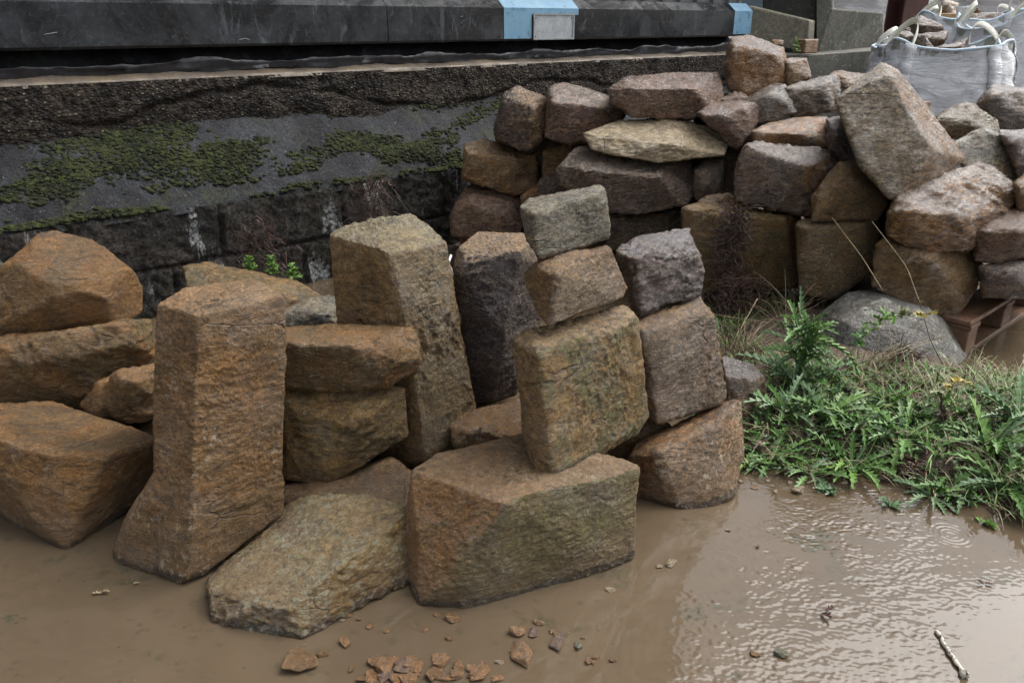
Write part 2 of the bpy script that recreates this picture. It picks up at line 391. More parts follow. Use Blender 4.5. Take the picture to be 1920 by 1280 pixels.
def hull_planes(pts):
    bm = bmesh.new()
    for p in pts: bm.verts.new(p)
    bmesh.ops.convex_hull(bm, input=bm.verts); bm.normal_update()
    pl = []
    for f in bm.faces:
        if f.calc_area() > 1e-7: pl.append((*f.normal, f.normal.dot(f.verts[0].co), f.calc_area()))
    hv = np.array([v.co[:] for v in bm.verts if v.link_faces]); bm.free()
    return np.array(pl), hv
def terrace(t, sharp=5.0):
    k = np.floor(t); f = t - k
    return k + smooth01((f - .5) * sharp + .5)
def rock_shape(pts, n, amp, seed, chips=3, fine=1.0, soft=1, strat=0.5, extra=()):
    """broken-faced rock: the hull of pts (joined with extra hulls), every cleft face roughened by its own relief"""
    rng = np.random.RandomState(seed); pts = np.asarray(pts, float)
    cen = (pts.max(0) + pts.min(0)) / 2 * .4 + pts.mean(0) * .6
    P0, Q, e, deg = cube_sphere(n); allp = np.vstack([pts] + [np.asarray(x) for x in extra])
    dirs = P0 * (allp.max(0) - allp.min(0)); dirs /= np.linalg.norm(dirs, axis=1, keepdims=True)
    size = np.linalg.norm(allp.max(0) - allp.min(0)); so = seed * 3.7; best = None
    for h, hp in enumerate([pts] + [np.asarray(x) for x in extra]):
        pl, hv = hull_planes(hp - cen); N = pl[:, :3]; D = pl[:, 3]
        if (D < .004).any() and h: D = np.maximum(D, .004)
        flip = D < 0; N[flip] *= -1; D[flip] *= -1
        if h == 0:
            for k in rng.permutation(len(hv))[:chips]:
                nn = hv[k] / np.linalg.norm(hv[k]) + rng.normal(0, .25, 3); nn /= np.linalg.norm(nn)
                N = np.vstack([N, nn]); D = np.append(D, (hv @ nn).max() - size * rng.uniform(.004, .018))
        ids = -np.ones(len(N), int); reps = []
        for i in np.argsort(-D):
            for k, r in enumerate(reps):
                if N[i] @ r > .93: ids[i] = k; break
            else: reps.append(N[i]); ids[i] = len(reps) - 1
        dots = dirs @ N.T; r0 = np.where(dots > 1e-4, D / np.maximum(dots, 1e-4), 1e9).min(1)
        q = dirs * r0[:, None]
        fields = [fbm(q * 3.0 / max(size, .05) + so + 10 * j, 5, seed + j * 11, .55) for j in range(3)]
        rr = np.full(len(q), 1e9)
        for i in range(len(N)):
            g = fields[ids[i] % 3] * (1 if (ids[i] // 3) % 2 == 0 else -1)
            ok = dots[:, i] > .05
            rr = np.minimum(rr, np.where(ok, (D[i] + amp * g + amp * .2) / np.maximum(dots[:, i], .05), 1e9))
        rr = np.minimum(rr, r0 * 1.2)
        best = rr if best is None else np.maximum(best, rr)
    P = dirs * best[:, None]
    for _ in range(soft): P = P * .8 + lap(P, e, deg) * .2
    nr = vnormals(P, Q)
    if (nr * P).sum(1).mean() < 0: Q = Q[:, ::-1]; nr = -nr
    ax = rng.normal(0, 1, 3); ax /= np.linalg.norm(ax)
    qs = P + np.outer(P @ ax, ax) * 1.8                     # bedding: quicker change along one axis
    fq = rng.uniform(.6, 1.5); patch = smooth01(fbm(P * 6 + 7, 2, seed + 20) * 1.6 + .45)
    d = (terrace(fbm(qs * 6.5 * fq, 4, seed + 40, .6) * 3.6, 7) / 3.6) * .021 * strat * (.25 + patch)
    d += (terrace(fbm(P * 22 * fq + 5, 3, seed + 50, .6) * 2.4, 3.5) / 2.4) * .0026 * (.3 + patch)
    d += fbm(P * 80 * fq, 3, seed + 60, .75) * .0034 / fq ** .5
    d += (ridged(qs * 30 * fq + 9, 3, seed + 90, .6) * .0026 + fbm(P * 44, 2, seed + 95) * .0016) * smooth01(fbm(P * 5 + 2, 2, seed + 97) * 2 + .55)
    rim = lap(lap(P, e, deg), e, deg) - P                   # knock little flakes off the arrises
    cv = np.clip(-(rim * nr).sum(1) / (size * .004 + 1e-6), 0, 1.5)
    d -= cv * (np.clip(fbm(P * 14, 2, seed + 70) + .15, 0, 1) * .016 + np.clip(fbm(P * 40, 2, seed + 72) + .1, 0, 1) * .006)
    P = P + nr * (d * fine * min(1.0, size / .4))[:, None]
    return P + cen, Q
STONE_N = [0]
def stone(name, Y, pts, label, kind='brown', th=.2, amp=.02, group=None, cat="stone", green=0, lichen=0, speck=.4, rustm=.4, wet=.5,
          fine=1.0, chips=3, soft=1, shrink=.84, nmax=120, mat=None, strat=.5, extra=(), faces=()):
    STONE_N[0] += 1; seed = STONE_N[0]
    a = np.array(pts, float); c2 = a[:, :2].mean(0)
    amp *= .62
    if group == GP: th = th * 1.7; fine = fine * 1.25
    V = [W(x, y, Y + d) for x, y, d in a]
    Yb = Y + a[:, 2].max() + th
    for x, y, d in a:
        bx, by = c2 + (np.array((x, y)) - c2) * shrink
        p = W(bx, by, Yb); p[2] = max(p[2], -.08); V.append(p)
    ext = (a[:, :2].max(0) - a[:, :2].min(0)).max() * 1024 / 1920
    n = int(np.clip(ext / 1.9, 22, nmax))
    ex = [[W(x, y, Y + d) for x, y, d in g] for g in extra]
    vr = random.Random(seed * 13 + 1); strat = strat * vr.choice([.5, .8, 1.1, 1.4]); fine = fine * vr.uniform(.7, 1.1)
    P, Q = rock_shape(V, n, amp, seed, chips, fine, soft, strat, ex)
    base = np.array((P[:, 0].mean(), P[:, 1].mean(), P[:, 2].min()))
    o = mesh_obj(name, P, Q, mat or stone_mat(kind, seed, green, lichen, speck, rustm, wet, faces), loc=base)
    return tag(o, label, cat, group)

GF = "loose quarried stones stacked in the puddle"
GP = "quarried stones heaped on the pallets behind"
S = stone
# --- front group, standing in the puddle
S("sandstone_boulder", 2.35, [(-60,560,.05),(-60,640,0),(60,445,.12),(118,435,.15),(172,452,.13),(242,500,.12),(267,545,.15),(263,592,.12),(236,606,.06),(100,630,0),(130,540,-.06),(60,580,-.05),(0,545,.02),(205,560,0),(30,500,.03)],
  "rounded orange boulder on top of the stones at the far left", 'ochre', .3, .03, GF, speck=.25, soft=2, green=.25)
S("sandstone_block", 2.2, [(-60,665,0),(120,625,.0),(245,605,.04),(286,600,.12),(293,640,.14),(290,668,.1),(205,714,.03),(150,764,0),(60,747,-.02),(-60,765,0),(90,690,-.06),(240,640,.0),(-60,640,.1)],
  "long brown block with a green patch, lying under the rounded orange boulder", 'ochre', .3, .025, GF, green=.75)
S("sandstone_block", 2.05, [(183,714,.05),(215,698,.03),(290,685,.08),(330,690,.1),(330,770,.08),(290,778,.03),(240,790,0),(168,776,.02),(150,762,.08),(250,715,-.03)],
  "small orange block wedged against the left side of the tall post stone", 'ochre', .2, .02, GF, green=.2, speck=.25)
S("sandstone_block", 1.75, [(-60,770,.25),(0,760,.25),(95,755,.3),(150,778,.28),(170,805,.22),(293,822,.1),(287,835,.08),(100,850,-.05),(200,862,-.04),(-60,815,0),(287,925,.12),(190,1000,0),(125,1034,-.12),(78,1010,-.06),(28,942,.03),(-60,930,.1)],
  "dark orange stone at the left edge, tapering to a point in the water", 'ochre', .2, .025, GF, speck=.3, green=.15, nmax=130)
S("sandstone_pillar", 1.55, [(350,1102,-.06),(297,1075,-.03),(290,915,.08),(292,700,.14),(297,572,.2),(343,542,.26),(400,536,.28),(497,524,.28),(534,554,.24),(532,800,.16),(526,967,.12),(367,596,.12),(365,800,.04),(358,1000,-.03)],
  "tall upright square-cut orange-brown stone post standing in the water", 'ochre', .12, .012, GF, speck=.7, green=.3, nmax=150, chips=2,
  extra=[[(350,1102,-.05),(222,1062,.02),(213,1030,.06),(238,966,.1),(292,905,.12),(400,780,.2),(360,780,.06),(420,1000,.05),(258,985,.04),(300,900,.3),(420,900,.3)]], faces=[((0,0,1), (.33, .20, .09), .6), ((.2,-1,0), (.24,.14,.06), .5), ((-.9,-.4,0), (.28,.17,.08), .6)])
S("sandstone_slab", 2.6, [(343,500,.1),(350,535,.02),(395,498,.15),(560,527,.12),(604,556,.1),(592,573,.05),(535,590,0),(420,562,-.03),(480,540,-.02)],
  "low olive slab lying between the tall post stone and the mossy wall", 'olive', .25, .02, GF, green=.4)
S("sandstone_block", 2.62, [(372,592,.06),(480,575,.1),(600,590,.08),(640,630,.04),(640,718,0),(500,725,-.04),(372,715,0),(500,620,-.02)],
  "stone under the low olive slab, mostly hidden behind the tall post stone", 'olive', .15, .02, GF)
S("sandstone_block", 2.5, [(515,590,0),(575,562,.08),(650,556,.1),(655,620,0),(515,625,-.02),(600,585,-.02)],
  "grey stone half hidden behind the two upright stones, under the olive slab's right end", 'grey', .2, .02, GF)
S("sandstone_slab", 1.85, [(524,640,0),(533,616,.12),(640,613,.14),(780,616,.16),(787,650,.12),(783,692,.08),(735,724,.04),(620,730,-.02),(526,724,0),(650,650,-.03),(560,655,-.02)],
  "horizontal orange slab streaked pale green, topping the stack right of the tall post stone", 'ochre', .2, .024, GF, green=.5, lichen=.3)
S("sandstone_block", 1.85, [(522,733,.03),(640,727,.02),(760,724,.1),(765,818,.08),(692,864,0),(620,908,-.06),(526,895,-.02),(660,800,-.04),(545,760,-.02)],
  "brown block with a chiselled underside, second of the stack right of the tall post stone", 'olive', .2, .02, GF, green=.25)
S("sandstone_block", 1.75, [(515,925,.02),(560,908,.06),(738,860,.14),(774,886,.12),(770,945,.02),(700,1000,-.02),(515,1000,-.02),(600,930,0),(500,960,.02)],
  "muddy brown stone at the bottom of the stack right of the tall post stone", 'brown', .15, .02, GF, speck=.1)
S("sandstone_pillar", 2.05, [(619,442,.12),(640,428,.16),(768,401,.24),(800,418,.22),(834,455,.14),(732,472,.0),(640,612,.08),(650,800,.05),(722,472,0),(765,640,-.06),(800,862,-.1),(852,575,.08),(889,745,.05),(885,795,.03),(820,875,-.06),(700,890,0)],
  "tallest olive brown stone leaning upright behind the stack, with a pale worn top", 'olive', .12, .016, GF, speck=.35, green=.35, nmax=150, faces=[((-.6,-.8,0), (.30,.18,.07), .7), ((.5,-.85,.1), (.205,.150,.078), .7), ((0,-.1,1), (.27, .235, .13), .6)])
S("sandstone_wedge", 1.5, [(389,1108,-.08),(394,1163,-.12),(567,1201,-.18),(550,1130,-.14),(640,1060,-.07),(769,952,.1),(695,930,.18),(598,925,.21),(500,1010,.07),(769,1090,.0),(660,1152,-.1)],
  "low olive wedge stone with pale speckled lichen on its sloping top, frontmost in the water", 'olive', .06, .016, GF, green=.6, lichen=.6, nmax=140, faces=[((0,-.2,1), (.27, .205, .09), .5), ((.75,-.65,.1), (.30,.19,.06), .85), ((-.3,-1,0), (.11,.085,.06), .7)])
S("sandstone_block", 1.5, [(772,885,.1),(788,1140,-.075),(882,1142,-.08),(765,1080,.02),(762,1000,.06),(830,850,.2),(985,810,.27),(1140,858,.2),(1199,875,.16),(1189,1047,.09),(1150,1059,.06),(1000,1104,-.01),(945,943,-.04)],
  "large squat front block carrying the square mossy slab, olive on its right face", 'ochre', .05, .022, GF, green=.7, speck=.5, nmax=150, faces=[((.45,-.9,0), (.165, .145, .06), .8), ((0,0,1), (.26, .165, .085), .7), ((-.8,-.6,0), (.36,.185,.07), 1.0)])
S("sandstone_slab", 1.65, [(1030,904,-.07),(1190,814,.18),(1215,788,.2),(1199,602,.22),(1172,573,.24),(985,618,.06),(963,642,.04),(1010,660,-.03),(970,700,.03),(983,800,.07),(1003,892,-.04)],
  "big square slab with a green mossy face standing on the large front block", 'olive', .08, .014, GF, green=1.0, nmax=130, chips=4, faces=[((-.9,-.35,0), (.33, .20, .09), .8), ((0,0,1), (.33, .20, .09), .7)])
S("sandstone_block", 1.72, [(998,500,.03),(1030,610,-.05),(1015,594,-.02),(988,540,.05),(983,515,.06),(1008,490,.02),(1060,476,.06),(1140,458,.14),(1175,537,.14),(1167,558,.12),(1040,520,-.05)],
  "buff brown block between the square mossy slab below and the blue-grey block above", 'brown', .13, .015, GF, speck=.6, rustm=.2, faces=[((.1,-1,0), (.27,.215,.15), .6)])
S("sandstone_block", 1.75, [(976,388,.02),(995,372,.05),(1128,346,.15),(1137,360,.13),(1146,445,.13),(1010,486,-.03),(988,452,-.01),(983,415,0),(1000,400,-.03)],
  "blue-grey lichened block crowning the front right stack", 'grey', .13, .015, GF, lichen=.6, rustm=.12, wet=.3)
S("sandstone_pillar", 2.2, [(855,470,.04),(895,435,.12),(985,440,.16),(994,455,.12),(1022,520,.1),(1012,620,.08),(967,740,.03),(892,760,0),(876,690,0),(856,560,.02),(868,500,0),(975,470,.02),(945,640,-.04),(930,752,-.02)],
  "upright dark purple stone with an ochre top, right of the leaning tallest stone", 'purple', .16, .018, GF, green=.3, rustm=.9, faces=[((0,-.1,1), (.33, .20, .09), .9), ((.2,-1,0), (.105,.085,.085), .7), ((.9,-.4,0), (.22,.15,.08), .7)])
S("sandstone_block", 1.95, [(850,800,.03),(890,770,.12),(985,742,.2),(1015,758,.2),(1015,830,.03),(860,854,-.02),(848,835,0),(900,800,0)],
  "low orange stone lying in the gap behind the large front block", 'ochre', .1, .018, GF, green=.3)
S("sandstone_block", 2.0, [(1158,472,.03),(1190,448,.1),(1286,430,.2),(1313,475,.14),(1315,550,.12),(1200,595,-.02),(1181,565,0),(1188,485,-.02)],
  "purple grey block on top of the second column, right of the blue-grey block", 'violet', .14, .016, GF, rustm=.08, speck=.3, faces=[((0,0,1), (.19,.165,.16), .7)])
S("sandstone_slab", 1.95, [(1184,605,.02),(1312,553,.18),(1337,590,.14),(1361,745,.1),(1347,759,.09),(1232,794,-.03),(1208,774,0),(1194,690,.02),(1205,618,-.02)],
  "upright brown slab with a grey centre, under the purple grey block", 'brown', .12, .013, GF, speck=.6, rustm=.5, faces=[((.2,-1,0), (.20,.165,.13), .55), ((-.9,-.3,0), (.14,.09,.055), .6)])  # darker left face is shade painted into the stone colour
S("sandstone_block", 1.85, [(1176,860,.05),(1195,832,.1),(1350,755,.22),(1388,746,.2),(1396,840,.1),(1372,934,-.0),(1335,954,-.03),(1280,958,-.05),(1235,944,0),(1195,932,.02),(1230,850,-.02),(1340,790,.06)],
  "pale orange mottled block at the water's edge under the upright brown slab", 'rust', .12, .02, GF, speck=1.0, green=.1, rustm=.3, faces=[((.3,-1,0), (.38,.245,.13), .7)])
S("sandstone_block", 2.0, [(1140,790,.03),(1225,775,.06),(1262,800,.04),(1262,885,0),(1140,890,0),(1200,830,-.03)],
  "brown stone in the dark gap behind the large front block and pale mottled block", 'brown', .1, .012, GF, speck=.1)
S("sandstone_block", 2.25, [(1350,668,.1),(1408,682,.14),(1436,712,.1),(1433,762,.06),(1400,835,-.06),(1380,838,-.05),(1345,840,0),(1365,705,-.03),(1412,714,0)],
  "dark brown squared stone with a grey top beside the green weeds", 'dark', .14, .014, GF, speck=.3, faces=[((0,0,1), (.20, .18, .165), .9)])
# --- pallet heap behind
S("sandstone_block", 3.95, [(1368,70,.06),(1400,67,.15),(1470,90,.15),(1477,150,.05),(1442,172,0),(1400,180,-.03),(1364,170,0),(1355,130,.02),(1375,92,-.03),(1455,106,.0)],
  "rough orange-brown block topping the heap, in front of the painted blue end", 'rust', .2, .025, GP, speck=.4, rustm=.3, faces=[((0,0,1), (.21, .165, .13), .6)])  # top tint carries the sky's tone
S("sandstone_block", 3.98, [(1466,112,.05),(1513,109,.1),(1519,148,.03),(1475,162,0),(1480,122,0)],
  "small brown stone just right of the topmost orange-brown block", 'brown', .15, .02, GP)
S("sandstone_slab", 3.75, [(1141,170,.05),(1170,145,.15),(1240,139,.2),(1347,137,.22),(1359,180,.1),(1342,207,.02),(1290,225,0),(1180,218,-.03),(1145,192,0),(1300,165,-.02),(1180,165,-.03)],
  "reddish rounded slab lying above the flat tan stone", 'red', .25, .022, GP, speck=.5)
S("sandstone_block", 3.95, [(943,180,.05),(970,163,.14),(1031,186,.12),(1028,255,.05),(993,288,-.03),(928,266,0),(926,240,.02),(1000,195,-.03),(950,185,0)],
  "purple brown block at the upper left corner of the heap, against the rough wall", 'purple', .2, .02, GP, rustm=.5, faces=[((.6,-.6,.5), (.33, .20, .09), .8)])
S("sandstone_block", 3.9, [(1029,163,.1),(1055,154,.15),(1142,182,.15),(1174,215,.1),(1142,264,.02),(1062,273,-.02),(1020,257,0),(1035,190,-.02),(1120,200,-.01)],
  "dark red sloping block left of the reddish rounded slab", 'red', .2, .02, GP, rustm=.3, faces=[((0,0,1), (.21, .165, .13), .6)])  # sky tone painted on the top face
S("sandstone_slab", 3.6, [(1092,250,.02),(1160,229,.15),(1260,220,.2),(1330,239,.18),(1367,268,.1),(1358,291,.02),(1235,305,-.08),(1172,292,-.08),(1110,279,-.03),(1240,268,-.08)],
  "flat pale tan stone lying across the middle of the heap", 'tan', .25, .015, GP, rustm=.1, speck=.2)
S("sandstone_block", 3.95, [(870,270,.05),(905,261,.12),(1004,290,.1),(1008,350,.04),(965,368,-.02),(866,337,0),(960,300,-.03),(880,285,-.02)],
  "tan brown block at the left end of the heap, second layer up", 'brown', .2, .02, GP, rustm=.5, speck=.4)
S("sandstone_block", 3.9, [(843,405,.02),(872,350,.1),(962,358,.12),(982,382,.1),(978,432,.04),(930,449,-.02),(843,444,0),(880,380,-.02),(935,400,-.03)],
  "reddish purple block at the bottom left end of the heap", 'red', .2, .02, GP, rustm=.3)
S("sandstone_boulder", 3.55, [(1043,312,.05),(1080,274,.14),(1150,275,.16),(1290,300,.15),(1304,350,.08),(1287,384,.02),(1185,401,-.05),(1150,398,-.04),(1048,348,0),(1100,320,-.06),(1230,330,-.06)],
  "large dark purple boulder under the flat tan stone", 'purple', .22, .026, GP, lichen=.25, rustm=.15, soft=2)
S("sandstone_block", 4.0, [(1016,280,.03),(1075,268,.05),(1078,338,0),(1018,338,0)], "small brown stone in the gap left of the large dark purple boulder", 'brown', .15, .015, GP)
S("sandstone_block", 3.9, [(976,365,0),(1010,343,.06),(1060,342,.08),(1068,405,0),(976,405,0)], "orange stone peeping over the blue-grey block", 'rust', .15, .015, GP)
S("sandstone_block", 3.6, [(1298,315,0),(1330,295,.08),(1364,292,.1),(1352,367,.02),(1320,380,0),(1298,374,0),(1325,330,-.03)],
  "small greenish dark stone right of the large dark purple boulder", 'dark', .18, .015, GP, green=.6)
S("sandstone_block", 3.65, [(1306,215,0),(1340,191,.1),(1380,189,.1),(1421,196,.08),(1417,240,.04),(1385,287,0),(1350,257,0),(1365,215,-.04)],
  "pinkish purple stone with a pointed lower end, right of the reddish rounded slab", 'red', .2, .02, GP, rustm=.1)
S("sandstone_block", 3.75, [(1383,195,.08),(1450,156,.12),(1472,156,.1),(1494,212,0),(1412,238,-.03),(1388,225,0),(1445,175,-.01)],
  "dark grey brown block with a pale broken end, below the topmost orange-brown block", 'dark', .2, .016, GP, rustm=.1, faces=[((.9,-.2,.3), (.30,.28,.25), .95)])
S("sandstone_block", 3.8, [(1470,165,.02),(1555,141,.12),(1573,141,.1),(1574,206,.02),(1482,225,-.02),(1535,165,-.01),(1475,180,0)],
  "dark brown squared block left of the big tilted slab's upper end", 'dark', .2, .013, GP, rustm=.2, speck=.3, faces=[((.9,-.3,0), (.24,.19,.15), .9), ((0,0,1), (.21, .165, .13), .6)])  # top face tinted for the sky's light, right face a paler layer
S("sandstone_block", 3.5, [(1408,245,0),(1440,231,.08),(1552,216,.14),(1564,260,.06),(1562,277,0),(1430,280,-.02),(1410,262,0),(1480,250,-.03)],
  "orange stone tucked above the big squared dark block", 'rust', .18, .02, GP, rustm=.6)
S("sandstone_block", 3.25, [(1378,320,.04),(1396,270,.02),(1420,265,.12),(1500,274,.18),(1568,283,.16),(1562,330,.06),(1526,362,0),(1522,409,-.02),(1460,397,-.04),(1376,374,0),(1505,310,-.05)],
  "big squared dark purple brown block left of the big tilted slab", 'purple', .18, .018, GP, rustm=.25, faces=[((0,0,1), (.21, .165, .13), .8), ((.9,-.3,0), (.30, .155, .055), .85)])  # top tint stands for sky sheen on the wet face
S("sandstone_block", 3.1, [(1520,372,.02),(1570,305,.06),(1605,301,.1),(1666,380,.06),(1647,414,.02),(1520,414,-.02),(1590,330,-.02)],
  "triangular brown stone propping up the big tilted slab", 'brown', .15, .016, GP, green=.3)
S("sandstone_slab", 3.05, [(1562,186,.12),(1655,116,.25),(1682,130,.28),(1752,220,.25),(1811,298,.18),(1762,332,.05),(1668,379,-.08),(1610,312,0),(1588,250,.05),(1666,138,.14),(1750,284,-.01)],
  "big smooth olive brown slab tilted on its corner at the right of the heap", 'green', .08, .010, GP, speck=.5, rustm=.5, fine=.6, chips=4, faces=[((.85,-.4,.2), (.27,.15,.065), .85), ((-.1,-1,.2), (.150,.108,.058), .75)])
S("sandstone_boulder", 2.95, [(1663,400,.02),(1692,351,.1),(1832,304,.24),(1862,311,.26),(1904,352,.2),(1898,392,.12),(1820,427,.04),(1810,472,0),(1745,476,-.03),(1661,445,0),(1685,390,-.05),(1808,402,-.02)],
  "large rusty boulder with a wet shiny top, under the big tilted slab", 'rust', .15, .024, GP, rustm=.4, wet=.9, speck=.4, faces=[((0,0,1), (.21, .165, .13), .75)])  # paler top paints in the sky's reflection besides the real gloss
S("sandstone_block", 3.25, [(1786,268,.02),(1842,239,.1),(1880,261,.12),(1914,315,.1),(1912,380,.02),(1840,330,-.03),(1800,310,-.02),(1900,400,0)],
  "grey and orange pointed stone behind the shiny rusty boulder", 'grey', .15, .02, GP, rustm=.8, faces=[((-.8,-.5,.2), (.30, .155, .055), .8)])
S("sandstone_block", 3.25, [(1278,388,.04),(1300,381,.1),(1490,397,.1),(1504,402,.08),(1494,537,.02),(1310,547,-.03),(1281,480,0),(1470,405,-.03),(1300,395,-.02)],
  "wide bottom row block with an orange right end and a dead weed hanging over it", 'olive', .18, .018, GP, rustm=.6, green=.3, faces=[((.9,-.4,0), (.30, .155, .055), .7)])
S("sandstone_block", 3.1, [(1488,418,.02),(1510,409,.08),(1640,407,.1),(1650,430,.06),(1644,505,.02),(1565,564,-.04),(1498,552,-.02),(1620,420,-.03),(1500,425,-.03)],
  "upright olive brown bottom row block behind the thistles", 'green', .15, .014, GP, rustm=.3)
S("sandstone_boulder", 2.95, [(1643,455,.04),(1680,446,.1),(1815,453,.12),(1842,500,.08),(1834,537,.02),(1792,594,-.03),(1720,587,-.06),(1638,537,0),(1740,480,-.06),(1780,520,-.06)],
  "rounded brown bottom row stone right behind the grey concrete dome", 'brown', .15, .02, GP, rustm=.3, speck=.2)
S("sandstone_block", 2.95, [(1816,432,.05),(1888,391,.12),(1960,385,.12),(1960,470,.02),(1880,494,-.02),(1830,490,0),(1860,430,-.03),(1930,430,-.04)],
  "brown stone at the right edge, wedged right of the shiny rusty boulder", 'red', .15, .018, GP, rustm=.5)
S("sandstone_block", 2.9, [(1833,498,.03),(1960,478,.08),(1960,560,.02),(1840,558,0),(1890,510,-.04),(1860,554,-.03)],
  "purple brown bottom stone resting on the rusty pallet corner", 'purple', .2, .016, GP, rustm=.5)
S("sandstone_block", 3.7, [(1753,220,0),(1780,204,.05),(1815,192,.1),(1874,235,.1),(1877,264,0),(1760,257,-.02),(1810,225,-.03)],
  "stone crusted with pale green lichen, in front of the white bag", 'green', .15, .018, GP, lichen=1.0, green=.8, rustm=.5)
S("sandstone_block", 3.9, [(1830,190,.02),(1856,160,.1),(1960,165,.15),(1960,242,0),(1880,242,-.02),(1833,225,0),(1860,175,-.02)],
  "dark brown block at the right edge in front of the white bags", 'dark', .2, .022, GP, rustm=.4, green=.2)
S("sandstone_block", 3.3, [(1870,250,.03),(1960,235,.1),(1960,337,0),(1905,332,-.02),(1888,290,0),(1900,265,-.03)],
  "violet grey stone at the right edge below the dark brown block", 'violet', .15, .018, GP, rustm=.2)
S("sandstone_block", 3.6, [(1136,405,.03),(1160,397,.08),(1254,397,.06),(1254,447,.0),(1165,464,-.02),(1136,472,0)],
  "flat faced grey brown stone under the large dark purple boulder", 'dark', .18, .01, GP, fine=.6, green=.2)
S("sandstone_block", 3.35, [(1548,222,.05),(1590,214,.1),(1630,290,.05),(1612,317,0),(1553,287,0),(1565,250,-.03)],
  "purple stone mostly hidden behind the left side of the big tilted slab", 'violet', .12, .015, GP)
S("sandstone_block", 3.8, [(1348,185,.02),(1385,171,.06),(1407,185,.05),(1402,207,0),(1358,207,0)], "small pinkish stone below the topmost orange-brown block", 'red', .15, .015, GP)
S("sandstone_slab", 4.25, [(1550,140,0),(1570,133,.1),(1628,140,.1),(1628,168,0),(1565,163,-.02)], "thin brown slab lying flat at the back, left of the white bag", 'brown', .15, .01, GP)
S("sandstone_block", 3.4, [(1298,385,0),(1330,365,.05),(1385,364,.06),(1392,394,0),(1308,397,-.02)], "low orange stone under the big squared dark block", 'rust', .15, .012, GP)
S("sandstone_block", 3.6, [(1723,192,.02),(1744,189,.03),(1746,214,0),(1726,214,0)], "little orange stone chip beside the upper edge of the big tilted slab", 'rust', .06, .008, GP)
S("sandstone_block", 3.05, [(1898,340,.05),(1925,324,.1),(1960,330,.1),(1960,402,0),(1905,397,-.01),(1915,350,-.02)], "brown stone cut by the right edge, next to the shiny rusty boulder's top", 'brown', .12, .014, GP)
S("sandstone_block", 3.75, [(1235,398,0),(1292,386,.05),(1292,472,0),(1235,472,0)], "added dark filler stone deep in the gap left of the wide bottom row block", 'dark', .15, .012, GP)  # filler added so this gap stays dark
S("sandstone_block", 3.72, [(1343,285,.02),(1405,268,.05),(1405,352,0),(1343,352,0)], "added dark filler stone deep in the gap left of the big squared dark block", 'dark', .15, .012, GP)  # added filler, keeps light from showing through the gap
S("sandstone_block", 3.9, [(1010,335,0),(1060,325,.05),(1065,380,0),(1010,380,0)], "added dark filler stone deep in the gap below the small brown stone", 'dark', .15, .012, GP)  # another filler put in to darken a gap
for k_, (pts_, Y_, lb_) in enumerate([([(1000, 255), (1180, 235), (1190, 330), (1000, 340)], 4.1, "added dark filler stone deep in the heap behind the flat tan stone"), ([(1010, 345), (1300, 345), (1300, 450), (1010, 450)], 3.95, "added dark filler stone deep in the heap behind the large dark purple boulder"),
    ([(1260, 290), (1420, 270), (1420, 420), (1260, 420)], 3.85, "added dark filler stone deep in the heap right of the large dark purple boulder"), ([(1480, 230), (1640, 215), (1650, 340), (1500, 340)], 3.75, "added dark filler stone deep in the heap behind the triangular stone"), ([(1600, 300), (1800, 320), (1800, 470), (1600, 470)], 3.45, "added dark filler stone deep in the heap behind the shiny rusty boulder"),
    ([(1300, 205), (1430, 190), (1430, 280), (1300, 290)], 4.05, "added dark filler stone deep in the heap behind the pinkish purple stone"), ([(870, 350), (1010, 340), (1020, 440), (870, 430)], 4.2, "added dark filler stone deep in the heap behind its bottom left end")]):
    S("sandstone_block", Y_, [(x_, y_, .03 * (i_ % 2)) for i_, (x_, y_) in enumerate(pts_)] + [(sum(p[0] for p in pts_) / 4, sum(p[1] for p in pts_) / 4, -.06)], lb_, 'dark', .08, .012, GP, shrink=.95)  # unseen fillers added so the openings in the heap stay dark
# half-buried concrete dome
def dome_material():
    t = NT("weathered_concrete_dome"); v = t.coords()
    a = t.noise(v, 6, 6, .65, .5); b = t.noise(v, 70, 8, .75); g = t.voro(v, 85); l = t.noise(v, 11, 6, .7, .8)
    col = t.mix(t.ramp(a, .38, .62), (.17, .16, .138), (.10, .095, .085))
    col = t.mix(t.ramp(g, .12, .25, .75, 0), col, (.33, .29, .22))
    col = t.mix(t.ramp(l, .57, .64, 0, .85), col, (.42, .43, .36)); col = t.mix(t.ramp(t.noise(v, 8, 7, .7, .4), .54, .64, 0, .7), col, (.085, .075, .06))
    col = t.mix(t.ramp(t.voro(v, 17), .10, .14, .85, 0), col, (.035, .033, .028)); col = t.mix(t.ramp(t.noise(v, 30, 7, .75), .54, .62, 0, .6), col, (.30, .27, .21)); col = t.mix(t.ramp(t.noise(v, 13, 7, .75, .6), .55, .62, 0, .8), col, (.05, .055, .03))
    col = t.mix(1.0, col, t.ramp(b, .3, .7, .6, 1.4), 'MULTIPLY')
    t.bump(t.math('ADD', b, t.math('MULTIPLY', g, -.6)), .7, .008)
    return t.set(Base_Color=col, Roughness=t.ramp(b, .3, .7, .35, .65))
S("concrete_dome", 2.8, [(1515,715,-.04),(1526,640,.12),(1543,582,.17),(1590,548,.19),(1660,541,.22),(1722,556,.22),(1792,612,.19),(1858,720,.08),(1700,735,-.2),(1560,730,-.12),(1595,610,-.05),(1700,620,-.08),(1790,680,-.04),(1650,562,.05),(1568,595,.02),(1745,592,.02)],
  "grey weathered concrete dome half buried behind the weeds", th=.15, amp=.016, cat="concrete lump", chips=0, soft=4, fine=.8, shrink=.9, mat=dome_material(), strat=0)

